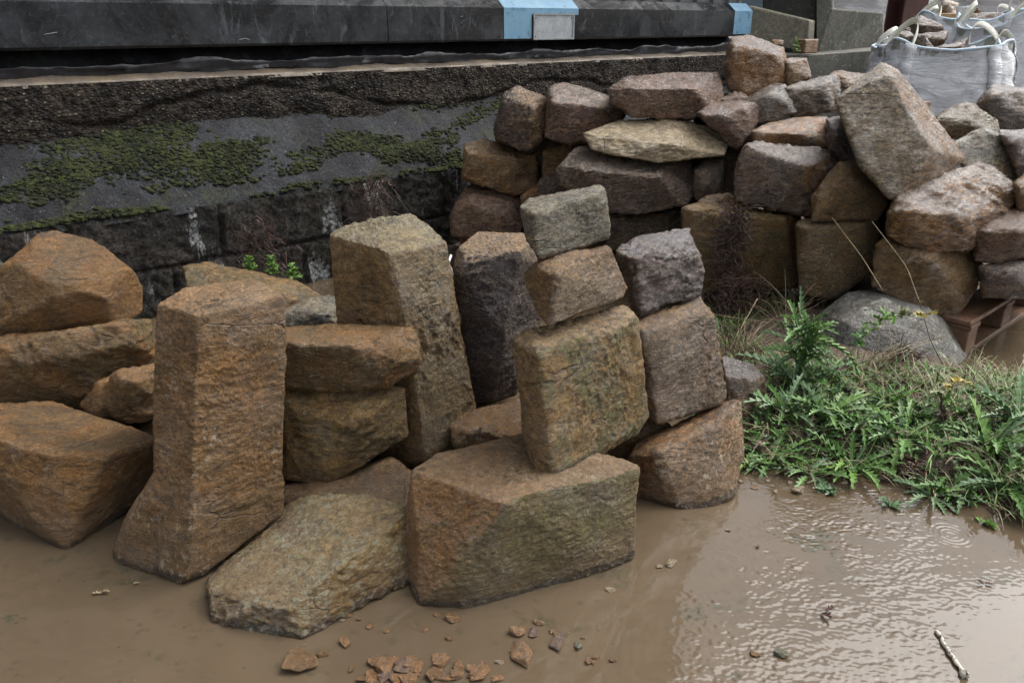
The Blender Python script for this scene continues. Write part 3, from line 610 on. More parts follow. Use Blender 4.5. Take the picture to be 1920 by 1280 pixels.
# --- retaining wall at the left: block course, mossy sloping ledge, rough band, thin ledge
def wall_grid(prof, s0, s1, step, disp, seed):
    """grid following a profile of (n, z); disp(s, n, z, N) moves points along the profile normal"""
    pr = []
    for (n0, z0), (n1, z1) in zip(prof[:-1], prof[1:]):
        k = max(1, int(math.hypot(n1 - n0, z1 - z0) / step))
        for j in range(k): pr.append((n0 + (n1 - n0) * j / k, z0 + (z1 - z0) * j / k))
    pr.append(prof[-1]); pr = np.array(pr)
    tg = np.gradient(pr, axis=0); tg /= np.linalg.norm(tg, axis=1, keepdims=True) + 1e-9
    nr = np.stack([tg[:, 1], -tg[:, 0]], 1)
    for _ in range(3): nr[1:-1] = (nr[:-2] + nr[1:-1] + nr[2:]) / 3
    ss = np.arange(s0, s1 + 1e-6, step); n, m = len(pr), len(ss)
    S_, I = np.meshgrid(ss, np.arange(n)); nn = pr[I.ravel(), 0]; zz = pr[I.ravel(), 1]; s = S_.ravel()
    d = disp(s, nn, zz)
    nn = nn + nr[I.ravel(), 0] * d; zz = zz + nr[I.ravel(), 1] * d
    xy = WO[None] + np.outer(s, WD) + np.outer(nn, WN)
    v = np.stack([xy[:, 0], xy[:, 1], zz], 1); i = np.arange(n * m).reshape(n, m)
    f = np.stack([i[:-1, :-1].ravel(), i[1:, :-1].ravel(), i[1:, 1:].ravel(), i[:-1, 1:].ravel()], 1)
    return v, f[:, ::-1], s, zz
W0, W1 = -1.6, 6.2
ZB, ZS, ZL, ZBOX, ZR, ZC = .452, .752, .962, 1.103, 1.272, 1.325
def sdisp(a):
    def d(s, n, z):
        q = np.stack([s, n * 1.3, z], 1); return a(q, s, n, z)
    return d
def block_disp(q, s, n, z):
    d = fbm(q * 5, 3, 3) * .022 + fbm(q * 26, 4, 5, .7) * .012
    jz = np.exp(-((z - .212 - fbm(q * 6, 2, 8) * .008) / .008) ** 2)
    off = np.where(z > .212, .83, .60); ph = (s - off + fbm(q * 6, 2, 9) * .012) / .62
    js = np.exp(-(((ph - np.round(ph)) * .62) / .008) ** 2)
    return d - .02 * np.maximum(jz, js) + .03 * np.exp(-((z - ZB) / .05) ** 2) * fbm(q * 4, 3, 12)
def block_material():
    t = NT("dark_stained_blockwork"); v = t.coords()
    a = t.noise(v, 5, 6, .65, .6); b = t.noise(v, 60, 8, .78); st = t.noise(t.coords(scale=(1, 1, .22)), 6.0, 6, .7, .5)
    col = t.mix(t.ramp(a, .36, .64), (.050, .043, .036), (.022, .020, .018))
    sp = t.math('MULTIPLY', t.ramp(st, .55, .60), t.ramp(t.noise(v, 34, 7, .8), .40, .54))
    col = t.mix(t.math('MULTIPLY', sp, .85), col, (.36, .37, .36))
    gs = t.noise(v, 9, 6, .7, .4)
    col = t.mix(t.ramp(gs, .55, .68, 0, .55), col, (.035, .045, .016))
    col = t.mix(t.ramp(t.noise(v, 95, 6, .75), .60, .67, 0, .7), col, (.17, .15, .12))
    col = t.mix(1.0, col, t.ramp(b, .40, .62, .25, 1.9), 'MULTIPLY')
    t.bump(b, 1.0, .02)
    return t.set(Base_Color=col, Roughness=t.ramp(b, .3, .7, .5, .8), Specular_IOR_Level=.25)
def ledge_material():
    t = NT("wet_tarred_ledge"); v = t.coords()
    a = t.noise(v, 4, 6, .65, .5); b = t.noise(v, 75, 8, .75); g = t.noise(v, 120, 4, .6); m = t.noise(v, 5.5, 7, .7, .6)
    col = t.mix(t.ramp(a, .38, .62), (.042, .044, .050), (.017, .0175, .020))
    col = t.mix(t.ramp(g, .64, .69, 0, .8), col, (.34, .31, .25)); col = t.mix(t.ramp(t.noise(v, 30, 6, .75, .5), .58, .66, 0, .8), col, (.016, .016, .015))
    col = t.mix(t.math('MULTIPLY', t.ramp(m, .52, .62), t.ramp(b, .36, .6)), col, (.035, .04, .02))
    col = t.mix(1.0, col, t.ramp(b, .40, .60, .55, 1.5), 'MULTIPLY')
    t.bump(t.math('ADD', b, g), 1.0, .012)
    return t.set(Base_Color=col, Roughness=t.ramp(b, .3, .7, .45, .75), Specular_IOR_Level=.3)
def rough_material():
    t = NT("coarse_blackened_concrete"); v = t.coords(scale=(1, 1, 1.5))
    a = t.noise(v, 5, 6, .65, .5); b = t.noise(v, 42, 8, .8); c = t.voro(v, 62, 'F1', 'Color'); cd = t.voro(v, 62)
    col = t.mix(t.ramp(a, .38, .62), (.062, .048, .036), (.030, .026, .022))
    sp = t.n.new("ShaderNodeSeparateColor"); t.link(c, sp.inputs[0])
    pick = t.math('MULTIPLY', t.ramp(sp.outputs[0], .62, .9), t.ramp(cd, .18, .36, 1, 0))
    col = t.mix(t.math('MULTIPLY', pick, .8), col, (.36, .28, .18))
    col = t.mix(1.0, col, t.ramp(b, .40, .62, .25, 1.9), 'MULTIPLY')
    t.bump(t.math('ADD', b, t.math('MULTIPLY', cd, -1.2)), 1.0, .022)
    return t.set(Base_Color=col, Roughness=.8, Specular_IOR_Level=.25)
wall = empty("retaining_wall", wall_pt(2, 0, 0))
tag(wall, "old blackened wall with a mossy sloping ledge and rough concrete band along the left", "wall")
def wpart(name, prof, step, dfun, mat, s0=W0, s1=W1, seed=0):
    v, f, s, z = wall_grid(prof, s0, s1, step, sdisp(dfun), seed)
    return mesh_obj(name, v, f, mat, wall, loc=np.array(wall.location)).__setattr__('location', (0, 0, 0))
def ledge_disp(q, s, n, z):
    return fbm(q * 2.5, 3, 21) * .035 + fbm(q * 14, 4, 23) * .010 + fbm(q * 34, 3, 25, .7) * .007
def rough_disp(q, s, n, z):
    crack = np.exp(-((z - (ZS + .09) - fbm(q * np.array((1.5, 0, 0)), 3, 35) * .22) / .012) ** 2)
    return fbm(q * 4, 3, 31) * .025 + ridged(q * 26, 4, 33, .6) * .011 - .028 * crack * smooth01(fbm(q * 2.3, 2, 39) * 3 + .7)
def lip_disp(q, s, n, z): return fbm(q * 6, 3, 37) * .012 + fbm(q * 50, 3, 38) * .003
wpart("block_course", [(-.01, -.12), (0, .2), (0, ZB)], .011, block_disp, block_material())
wpart("sloping_ledge", [(.002, ZB - .02), (-.012, ZB + .012), (-.10, ZB + .12), (-.22, ZB + .235), (-.33, ZS + .02)], .012, ledge_disp, ledge_material())
wpart("rough_band", [(-.315, ZS - .04), (-.30, ZS + .06), (-.298, ZL)], .011, rough_disp, rough_material())
wpart("top_ledge", [(-.296, ZL - .012), (-.30, ZL + .006), (-.40, ZL + .032)], .014, lip_disp,
      simple_mat("muddy_ledge_top", (.15, .115, .075), (.085, .068, .052), 9, (.4, .7), .5, .006))
bk = MB(); c_ = WO + WD * (W0 + W1) / 2 + WN * (-.82)
bk.box((c_[0], c_[1], .42), (W1 - W0, .78, 1.08), math.atan2(WD[1], WD[0])); bk.build("core", simple_mat("wall_core_concrete", (.06, .055, .05), (.04, .036, .032)), wall, loc=np.array(wall.location)).location = (0, 0, 0)

# --- building with black box skirting above the wall
def black_panel_material(name, c1, c2, rough, coat=.2):
    t = NT(name); v = t.coords(); a = t.noise(v, 3.2, 6, .7, .8); b = t.noise(v, 30, 8, .75, .5); st = t.noise(t.coords(scale=(1, 1, .3)), 14, 5, .65, .8)
    col = t.mix(t.ramp(a, .40, .66), c1, c2)
    col = t.mix(t.ramp(st, .56, .68, 0, .5), col, (.10, .115, .125))
    cr = t.voro(v, 26, 'DISTANCE_TO_EDGE')
    col = t.mix(t.math('MULTIPLY', t.ramp(cr, .012, .03, .22, 0), t.ramp(b, .45, .6)), col, (.15, .15, .14))
    col = t.mix(1.0, col, t.ramp(b, .3, .7, .7, 1.3), 'MULTIPLY')
    t.bump(b, .15, .002)
    return t.set(Base_Color=col, Roughness=t.ramp(a, .40, .62, rough, rough + .28), Coat_Weight=coat * .4, Specular_IOR_Level=.28)
BLACK = black_panel_material("weathered_black_panel", (.009, .010, .0115), (.024, .028, .032), .16, .5)
BLK2 = black_panel_material("black_sheet_lining", (.014, .014, .015), (.03, .031, .034), .35)
CLAD = black_panel_material("dark_grey_cladding", (.075, .078, .082), (.095, .10, .105), .5)
_b = NT("worn_pale_blue_paint"); _v = _b.coords()
_c = _b.mix(_b.ramp(_b.noise(_v, 7, 7, .7, .5), .4, .6), (.105, .245, .37), (.15, .285, .39)); _c = _b.mix(_b.ramp(_b.noise(_v, 18, 8, .78, .6), .56, .62, 0, .8), _c, (.03, .05, .06)); _c = _b.mix(_b.ramp(_b.noise(_b.coords(scale=(1, 1, .25)), 22, 6, .7), .54, .68, 0, .5), _c, (.10, .17, .21))
BLUE = _b.set(Base_Color=_c, Roughness=.5)
bld = empty("clad_building", wall_pt(2.0, -.4, 0))
tag(bld, "dark building whose black box skirting and painted blue panels run above the mossy wall", "building")
BL = np.array(bld.location)
def bpart(mb, name, mat, parent=bld, smooth=False):
    o = mb.build(name, mat, parent, smooth, loc=BL); o.location = (0, 0, 0); return o
def wall_extrude(mb, prof, s0, s1):
    a = [wall_pt(s0, n, z) for n, z in prof]; mb.prism(a, np.array((*(WD * (s1 - s0)), 0)))
PROF = [(-.385, ZBOX - .012), (-.335, ZBOX - .012), (-.32, ZBOX), (-.32, ZR), (-.385, ZC), (-.80, ZC), (-.80, ZBOX - .012)]
for s0, s1 in ((-2.4, 1.975), (1.979, 5.33)):
    m = MB(); wall_extrude(m, PROF, s0, s1); bpart(m, "skirting_box", BLACK)
def wrap(s0, s1, e=.003, z0=ZBOX, top=True):
    p = [(-.318, z0), (-.32 + e, z0), (-.32 + e, ZR + e * .4), (-.385, ZC + e), (-.385, ZC - .001), (-.322, ZR - .001)] if top else [(-.318, z0), (-.32 + e, z0), (-.32 + e, ZR - .004), (-.318, ZR - .004)]
    m = MB(); wall_extrude(m, p, s0, s1); return m
bpart(wrap(2.78, 3.0), "blue_panel", BLUE); bpart(wrap(3.0, 3.40, z0=1.236), "blue_panel", BLUE)
m = MB(); wall_extrude(m, [(-.385, ZBOX + .004), (-.317, ZBOX + .004), (-.317, ZR + .001), (-.385, ZC + .003)], 5.10, 5.335); bpart(m, "blue_panel", BLUE)
m = MB(); wall_extrude(m, [(-.319, 1.098), (-.311, 1.098), (-.311, 1.237), (-.319, 1.237)], 3.012, 3.352)
pl = bpart(m, "metal_plate", simple_mat("dull_zinc_plate", (.36, .38, .39), (.28, .30, .31), 16, (.4, .6), .15, .001, metallic=.35))
m = MB()
for s0, s1, z0, z1 in ((3.008, 3.356, 1.234, 1.243), (3.008, 3.356, 1.094, 1.101), (3.008, 3.018, 1.101, 1.234), (3.346, 3.356, 1.101, 1.234)):
    wall_extrude(m, [(-.3105, z0), (-.306, z0), (-.306, z1), (-.3105, z1)], s0, s1)
for s_, z_ in ((3.03, 1.115), (3.03, 1.22), (3.335, 1.115), (3.335, 1.22)):
    wall_extrude(m, [(-.3105, z_ - .004), (-.305, z_ - .004), (-.305, z_ + .004), (-.3105, z_ + .004)], s_ - .004, s_ + .004)
m.build("frame", simple_mat("grey_edge_trim", (.30, .31, .31), (.20, .20, .2), 20), pl, loc=BL).location = (0, 0, 0)
SCR = simple_mat('scratched_pale_mark', (.2, .2, .19), (.14, .14, .14))   # scratched strokes on the black panel
for pts in ([(2.42, 1.23), (2.405, 1.19), (2.40, 1.15)], [(2.46, 1.222), (2.48, 1.226), (2.485, 1.205), (2.465, 1.19), (2.485, 1.178), (2.47, 1.16)], [(2.53, 1.225), (2.52, 1.17)], [(2.56, 1.17), (2.585, 1.225), (2.60, 1.165)],
            [(.35, 1.15), (.40, 1.158)], [(1.16, 1.12), (1.19, 1.126), (1.21, 1.119)]):
    m = MB(); m.tube([wall_pt(s, -.3195, z) for s, z in pts], .0016, 4); bpart(m, "scratch_mark", SCR)

m = MB(); wall_extrude(m, [(-.385, ZL), (-.52, ZBOX - .012), (-.56, ZBOX - .012), (-.56, ZL)], -2.4, 5.33); bpart(m, "recess_lining", BLK2)
# torn edge of the lining: crumpled strip along the ledge
v_ = []; rows = 5; ss = np.arange(-1.6, 5.3, .012)
for k in range(rows):
    q = np.stack([ss * 5, np.full_like(ss, k * .6), np.zeros_like(ss)], 1); q2 = q * 5
    nn = -.372 + k * .004 + fbm(q, 3, 61) * .016 + fbm(q2, 2, 62) * .006
    zz = ZL + .016 + k * .012 + fbm(q, 3, 63) * .016 + fbm(q2, 2, 64) * .006 + .02 * (k / 4) * smooth01(pnoise(q * .5, 66) * 3)
    xy = WO[None] + np.outer(ss, WD) + np.outer(nn, WN); v_.append(np.stack([xy[:, 0], xy[:, 1], zz], 1))
i_ = np.arange(rows * len(ss)).reshape(rows, -1)
fq = np.stack([i_[:-1, :-1].ravel(), i_[:-1, 1:].ravel(), i_[1:, 1:].ravel(), i_[1:, :-1].ravel()], 1)
lo = mesh_obj("torn_membrane", np.concatenate(v_), fq, simple_mat("torn_black_membrane", (.03, .03, .034), (.016, .016, .018), 20, (.25, .5), .3, .003), bld, loc=BL); lo.location = (0, 0, 0)
sm = lo.modifiers.new("thick", 'SOLIDIFY'); sm.thickness = .003
# the clad wall itself, ribbed, rising out of frame
m = MB(); prof = []
x = -2.4
p0 = []
while x < 5.30:
    for dx, n in ((0, -.43), (.06, -.43), (.075, -.455), (.155, -.455), (.17, -.43)): p0.append((x + dx, n))
    x += .20
p0 = [p for p in p0 if p[0] < 5.31] + [(5.31, -.43)]
base = [wall_pt(s, n, ZC + .003) for s, n in p0] + [wall_pt(5.31, -3.8, ZC + .003), wall_pt(-2.4, -3.8, ZC + .003)]
m.prism(base, (0, 0, 4.0)); bpart(m, "clad_wall", CLAD)
m = MB(); wall_extrude(m, [(-.30, ZC + 4.006), (-.30, ZC + 4.12), (-2.1, ZC + 4.9), (-3.95, ZC + 4.12), (-3.95, ZC + 4.006)], -2.5, 5.36)
bpart(m, "roof", simple_mat("grey_roof_sheet", (.16, .16, .165), (.12, .12, .125), 5))
m = MB(); wall_extrude(m, [(-.80, -.15), (-.80, ZBOX - .016), (-3.8, ZBOX - .016), (-3.8, -.15)], -2.4, 5.3); bpart(m, "base", CLAD)

# moss cushions on the sloping ledge
def moss():
    rng = np.random.RandomState(11); vs = []; fs = []; b = 0
    P0, Q, _, _ = cube_sphere(4)
    n_ = 0
    while n_ < 9500:
        s = rng.uniform(-.5, 3.0); t = rng.uniform(0, 1)
        tc_ = .52 - .10 * (s - .6); band = math.exp(-((t - tc_) / .30) ** 2)
        dens = fbm(np.array([[s * 3.0, t * 3.2 - s * 1.2, 1.0]]), 4, 71)[0] * .9 + .62 * math.exp(-((s - .55) / .75) ** 2) * band + .40 * math.exp(-((s - 1.9) / .30) ** 2 - ((t - .34 + (s - 1.9) * .9) / .16) ** 2) + .10 * math.exp(-((s - 1.2) / .8) ** 2) - .16
        edge = abs(t - .03) < .04
        if edge: dens += .30 + .2 * math.sin(s * 5)
        if t < .22 and not edge: dens -= .12
        if dens < rng.uniform(-.05, .50): 
            n_ += .12; continue
        n_ += 1
        r = rng.uniform(.0045, .0125) * (1.15 if edge else 1)
        tt = [0, .2, .55, 1]; n = float(np.interp(t, tt, (-.006, -.055, -.165, -.32))); z = float(np.interp(t, tt, (ZB + .008, ZB + .068, ZB + .183, ZS + .012)))
        q = np.array([[s, n * 1.3, z]]); h = (fbm(q * 2.5, 3, 21) * .035 + fbm(q * 14, 4, 23) * .01)[0]
        c = np.array(wall_pt(s, n + h * .6, z + h * .75 + .002))
        sc = np.array((r * rng.uniform(.8, 1.3), r * rng.uniform(.8, 1.3), r * rng.uniform(.5, .8)))
        p = P0 * sc * (1 + .22 * pnoise(P0 * 2.6 + n_ * 3.1, 5))[:, None]
        vs.append(p + c); fs.append(Q + b); b += len(p)
    return np.concatenate(vs), np.concatenate(fs)
def moss_material():
    t = NT("cushion_moss"); v = t.coords(); a = t.noise(v, 6, 5, .65); b = t.noise(v, 260, 4, .8); c = t.noise(v, 38, 3, .6)
    col = t.mix(t.ramp(a, .42, .58), (.044, .049, .022), (.024, .027, .015))
    col = t.mix(t.ramp(c, .52, .64), col, (.058, .072, .024))
    col = t.mix(1.0, col, t.ramp(b, .3, .7, .4, 1.6), 'MULTIPLY'); t.bump(b, 1.0, .006)
    return t.set(Base_Color=col, Roughness=.95, Specular_IOR_Level=.15)
v, f = moss(); MOSS = moss_material()
tag(mesh_obj("moss", v, f, MOSS), "green cushions of moss growing over the sloping ledge of the wall", "moss", kind="stuff")

# ------------------------------------------------------------------ background yard at the right
def conc_mat(name, c1, c2, pale=.5):
    t = NT(name); v = t.coords(); a = t.noise(v, 3.5, 8, .7, .6); b = t.noise(v, 40, 8, .78); st = t.noise(t.coords(scale=(1, 1, .25)), 9, 7, .7, .6)
    col = t.mix(t.ramp(a, .38, .62), c1, c2)
    col = t.mix(t.ramp(st, .54, .7, 0, .6), col, tuple(x * .45 for x in c2))
    col = t.mix(t.math('MULTIPLY', t.ramp(t.noise(v, 24, 7, .75), .58, .64), pale), col, (.34, .33, .27))
    col = t.mix(1.0, col, t.ramp(b, .3, .7, .6, 1.4), 'MULTIPLY'); t.bump(b, .6, .008)
    return t.set(Base_Color=col, Roughness=.75)
CON1 = conc_mat("lichened_concrete", (.165, .150, .105), (.125, .115, .085)); CON2 = conc_mat("grey_green_concrete", (.13, .125, .10), (.085, .085, .07), .8)
CON3 = conc_mat("black_algae_concrete", (.035, .032, .025), (.018, .017, .015), .15)
def slab(name, pts, depth, mat, label, cat, bev=.012):
    P3 = [W(x, y, Y) for x, y, Y in pts]; m = MB(); m.prism(P3, (depth[0], depth[1], 0))
    bm = bmesh.new(); vs = [bm.verts.new(v) for v in m.v]
    for f in m.f: bm.faces.new([vs[i] for i in f])
    bmesh.ops.recalc_face_normals(bm, faces=bm.faces)
    bmesh.ops.bevel(bm, geom=list(bm.edges), offset=bev, segments=2, affect='EDGES', profile=.6)
    bmesh.ops.triangulate(bm, faces=[f for f in bm.faces if len(f.verts) > 4])
    v = [x.co[:] for x in bm.verts]; bm.verts.index_update(); f = [[q.index for q in x.verts] for x in bm.faces]; bm.free()
    c = np.array(v).mean(0); c[2] = np.array(v)[:, 2].min()
    return tag(mesh_obj(name, v, f, mat, None, False, None, c), label, cat)
slab("buttress_wall", [(1398, 10, 6.75), (1518, 39, 6.7), (1514, 92, 6.7), (1398, 92, 6.75)], (.08, .10), CON1, "low buff concrete panel with a sloping top, right of the painted blue end", "concrete wall")
slab("concrete_pillar", [(1430, -420, 7.0), (1534, -420, 6.95), (1534, 130, 6.95), (1430, 130, 7.0)], (.12, .40), CON3, "black stained concrete pillar rising behind the two concrete panels", "pillar")
slab("buttress_wall", [(1531, -160, 6.9), (1561, -160, 6.9), (1561, 16, 6.9), (1656, 24, 7.25), (1655, 110, 7.25), (1531, 110, 6.9)], (.06, .12), CON2, "grey green concrete panel speckled with lichen, right of the black stained pillar", "concrete wall")
slab("concrete_plinth", [(1400, 100, 6.5), (1515, 104, 6.42), (1690, 90, 6.72), (1690, 210, 6.72), (1515, 230, 6.42), (1400, 230, 6.5)], (.25, 1.2), CON2, "dark damp concrete plinth under the panels and pillar", "plinth")
# brick bits and a weed on the plinth
def rock(name, px, py, Y, size, seed, mat, label, cat="stone", group=None, flat=1.0, n=18, amp=.05, z=None, rise=.45):
    rng = np.random.RandomState(seed + 900)
    c = W(px, py, Y) if z is None else Wz(px, py, z)
    d = rng.normal(0, 1, (12, 3)); d /= np.linalg.norm(d, axis=1, keepdims=True)
    pts = d * rng.uniform(.75, 1.1, (12, 1)) * np.array((1, rng.uniform(.6, .95), rng.uniform(.55, .85) * flat)) * size / 2
    a = rng.uniform(0, 6.3); ca, sa = math.cos(a), math.sin(a); pts = pts @ np.array(((ca, sa, 0), (-sa, ca, 0), (0, 0, 1)))
    P, Q = rock_shape(pts, n, amp * size, seed + 900, 2, min(1, size * 3), 1, .5)
    if z is not None: P[:, 2] += z - P[:, 2].min() * rise
    P = P + np.array((c[0], c[1], 0 if z is not None else c[2])); b = np.array((P[:, 0].mean(), P[:, 1].mean(), P[:, 2].min()))
    return tag(mesh_obj(name, P, Q, mat, None, True, None, b), label, cat, group)
BRICKM = stone_mat('rust', 301, rustm=.6, speck=.1); DARKM = stone_mat('dark', 302, rustm=.2); PURM = stone_mat('purple', 303, rustm=.3); BROWNM = stone_mat('brown', 304, rustm=.5)
bm_ = MB(); p_ = W(1511, 84, 6.5); bm_.box(p_ + np.array((0, 0, -.01)), (.16, .11, .10), .6, 0, .008)
tag(bm_.build("brick", BRICKM, loc=p_), "small red brick lump lying on the plinth before the buff panel", "brick")
rock("stone_chip", 1455, 82, 6.45, .14, 3, BRICKM, "small orange stone chip behind the topmost orange-brown block", flat=.7)
# rusty steel column
RUST = simple_mat("dark_red_rusted_steel", (.085, .030, .022), (.055, .022, .018), 5, (.45, .7), .3, .004)
c0 = W(1709, 60, 8.3); g0 = .30
m = MB(); yaw = .25
for dx, w_, d_ in ((0, .26, .020), (1, .26, .020)):
    m.box((c0[0] + dx * .24 * math.sin(-yaw) * 1.0, c0[1] + dx * .24 * math.cos(yaw), 2.4), (w_, d_, 4.4), yaw, 0, .003)
col_o = empty("steel_column", (c0[0], c0[1], .2)); tag(col_o, "dark red rusted steel column standing behind the white bags", "column")
for k in range(2):
    mm = MB(); mm.box((-k * .24 * math.sin(yaw), k * .24 * math.cos(yaw), 2.2), (.26, .020, 4.4), yaw, 0, .003); mm.build("flange", RUST, col_o)
mm = MB(); mm.box((-.12 * math.sin(yaw), .12 * math.cos(yaw), 2.2), (.014, .2195, 4.4), yaw); mm.build("web", RUST, col_o)
mm = MB(); mm.box((-.12 * math.sin(yaw), .12 * math.cos(yaw), .34), (.42, .42, .025), yaw, 0, .004); mm.build("base_plate", RUST, col_o)
# bulk bags
def bag_mat(name, c1, c2):
    t = NT(name); v = t.coords(); a = t.noise(v, 3.5, 7, .65, .6); w = t.n.new("ShaderNodeTexWave"); t.link(t.coords(), w.inputs[0]); w.bands_direction = 'Z'
    w.inputs["Scale"].default_value = 60; b = t.noise(t.coords(scale=(.35, .35, 1.6)), 9, 7, .6, 1.6)
    col = t.mix(t.ramp(a, .42, .66), c1, c2); col = t.mix(t.ramp(t.noise(v, 9, 6, .7), .58, .72, 0, .35), col, (.40, .36, .30))
    t.bump(t.math('ADD', t.math('MULTIPLY', w.outputs[1], .05), b), 1.0, .05)
    return t.set(Base_Color=col, Roughness=.5, Specular_IOR_Level=.4)
BAGM = bag_mat("woven_white_polypropylene", (.86, .87, .88), (.78, .79, .81)); BAGIN = bag_mat("bag_lining", (.48, .50, .45), (.40, .42, .38))
HEM = simple_mat("pale_blue_hem", (.45, .58, .68), (.58, .64, .70), 10); STRAP = simple_mat("cream_webbing", (.66, .64, .56), (.56, .54, .46), 20, (.6, .8), .3, .003)
def bulk_bag(x, y, z0, w, h, yaw, seed, label, group="white bulk bags of stone", loops=True, sag=.05, fill=.12):
    root = empty("bulk_bag", (x, y, z0)); tag(root, label, "bulk bag", group)
    n, mrows = 120, 44; th = np.linspace(0, 2 * math.pi, n, endpoint=False); ex = 2 / 3.4
    cx = np.sign(np.cos(th)) * np.abs(np.cos(th)) ** ex; cy = np.sign(np.sin(th)) * np.abs(np.sin(th)) ** ex
    corner = np.abs(np.sin(2 * th)) ** 2
    rows = []
    for k in range(mrows):
        t = k / (mrows - 1); b = 1 + .16 * math.sin(math.pi * min(1, t * 1.05)) ** .8 - .04 * t
        zt = h * t * (1 + 0) + (corner * sag * 1.0 - sag * (1 - corner) * .5 + pnoise(np.stack([cx * 2.1, cy * 2.1, cx * 0 + seed], 1), seed) * .05) * t ** 3
        q = np.stack([cx * w * 1.2, cy * w * 1.2, zt * 5.5], 1)
        wr = ridged(np.stack([cx * w * 2.2, cy * w * 2.2, zt * 9 + cx * 1.5], 1), 3, seed, .55) * .022 + fbm(np.stack([cx * w * 1.6, cy * w * 1.6, zt * 17], 1), 3, seed + 5) * .020 * (1 - .5 * t)
        wr *= 1 if 0 < k else .3
        rows.append(np.stack([cx * (w / 2 * b + wr), cy * (w / 2 * b + wr), zt], 1))
    top = rows[-1]
    inner = [top * np.array((.975, .975, 1)) + (0, 0, -.004)] + [np.stack([cx * w / 2 * (.96 + .04 * f), cy * w / 2 * (.96 + .04 * f), top[:, 2] - f * (fill + .1)], 1) for f in (.3, .65, 1)]
    def strip(rs, flip=False):
        v = np.concatenate(rs); i = np.arange(len(rs) * n).reshape(len(rs), n); j = np.roll(i, -1, 1)
        f = np.stack([i[:-1].ravel(), j[:-1].ravel(), j[1:].ravel(), i[1:].ravel()], 1); return v, f
    ca, sa = math.cos(yaw), math.sin(yaw); Rm = np.array(((ca, sa, 0), (-sa, ca, 0), (0, 0, 1)))
    v, f = strip(rows); nb = len(v); v = np.vstack([v, rows[0].mean(0)]); f = [tuple(q) for q in f] + [(nb, (k + 1) % n, k) for k in range(n)]
    mesh_obj("bag_body", v @ Rm, f, BAGM, root)
    v, f = strip([top] + inner[1:]); nb = len(v); bot = inner[-1]; v = np.vstack([v, bot.mean(0)])
    f = [tuple(q) for q in f] + [(len(v) - 1 - n + k, len(v) - 1 - n + (k + 1) % n, nb) for k in range(n)]
    mesh_obj("lining", v @ Rm, f, BAGIN, root)
    m = MB(); rim = (top @ Rm); m.tube(list(rim) + [rim[0]], .009, 6); m.build("hem", HEM, root, True)
    if loops:
        rng = np.random.RandomState(seed)
        for k in range(4):
            a0 = math.pi / 4 + k * math.pi / 2; i0 = int(round((a0 - .36) / (2 * math.pi) * n)) % n; i1 = int(round((a0 + .36) / (2 * math.pi) * n)) % n
            A, B_ = top[i0], top[i1]; up = .12 * rng.uniform(.5, 1.2); inn = -np.array((math.cos(a0), math.sin(a0), 0)) * rng.uniform(.0, .12)
            pts = []
            for t in np.linspace(0, 1, 15):
                p = A * (1 - t) + B_ * t + (np.array((0, 0, up)) + inn) * math.sin(math.pi * t) ** .7; pts.append(p)
            m = MB(); w2 = np.array((math.cos(a0) * .5, math.sin(a0) * .5, 1)) * .016; vs = []
            for p in pts: vs += [p - w2, p + w2, p + w2 + (0, 0, .003), p - w2 + (0, 0, .003)]
            fs = [(4 * i + a, 4 * i + b, 4 * i + 4 + b, 4 * i + 4 + a) for i in range(14) for a, b in ((0, 1), (1, 2), (2, 3), (3, 0))]
            m.add(np.array(vs) @ Rm, fs); m.build("strap_loop", STRAP, root, True)
            for ii in (i0, i1):
                vs = []
                for kr in range(mrows - 1, mrows - 20, -1):
                    for dj in (-2, 2):
                        p = rows[kr][(ii + dj) % n]; vs.append(p * np.array((1.018, 1.018, 1)))
                m = MB(); m.add(np.array(vs) @ Rm, [(2 * i, 2 * i + 1, 2 * i + 3, 2 * i + 2) for i in range(len(vs) // 2 - 1)])
                so = m.build("strap", BAGM, root, True); sm = so.modifiers.new("t", 'SOLIDIFY'); sm.thickness = .004
    return root
b1 = W(1757, 130, 5.25)
bulk_bag(b1[0] - .0, b1[1], -.02, .76, 1.08, -.30, 3, "white bulk bag of dark stones nearest the heap, blue hem round its top", sag=.035)
b2 = W(1915, 100, 6.1)
bulk_bag(b2[0] + .06, b2[1], .12, .9, 1.06, .12, 4, "white bulk bag at the right edge, behind the nearest bag", sag=.07)
b3 = W(1800, 60, 7.1)
bulk_bag(b3[0] + .05, b3[1], .38, .84, .84, -.4, 5, "white bulk bag with cream loops, behind the two nearer bags", sag=.05)
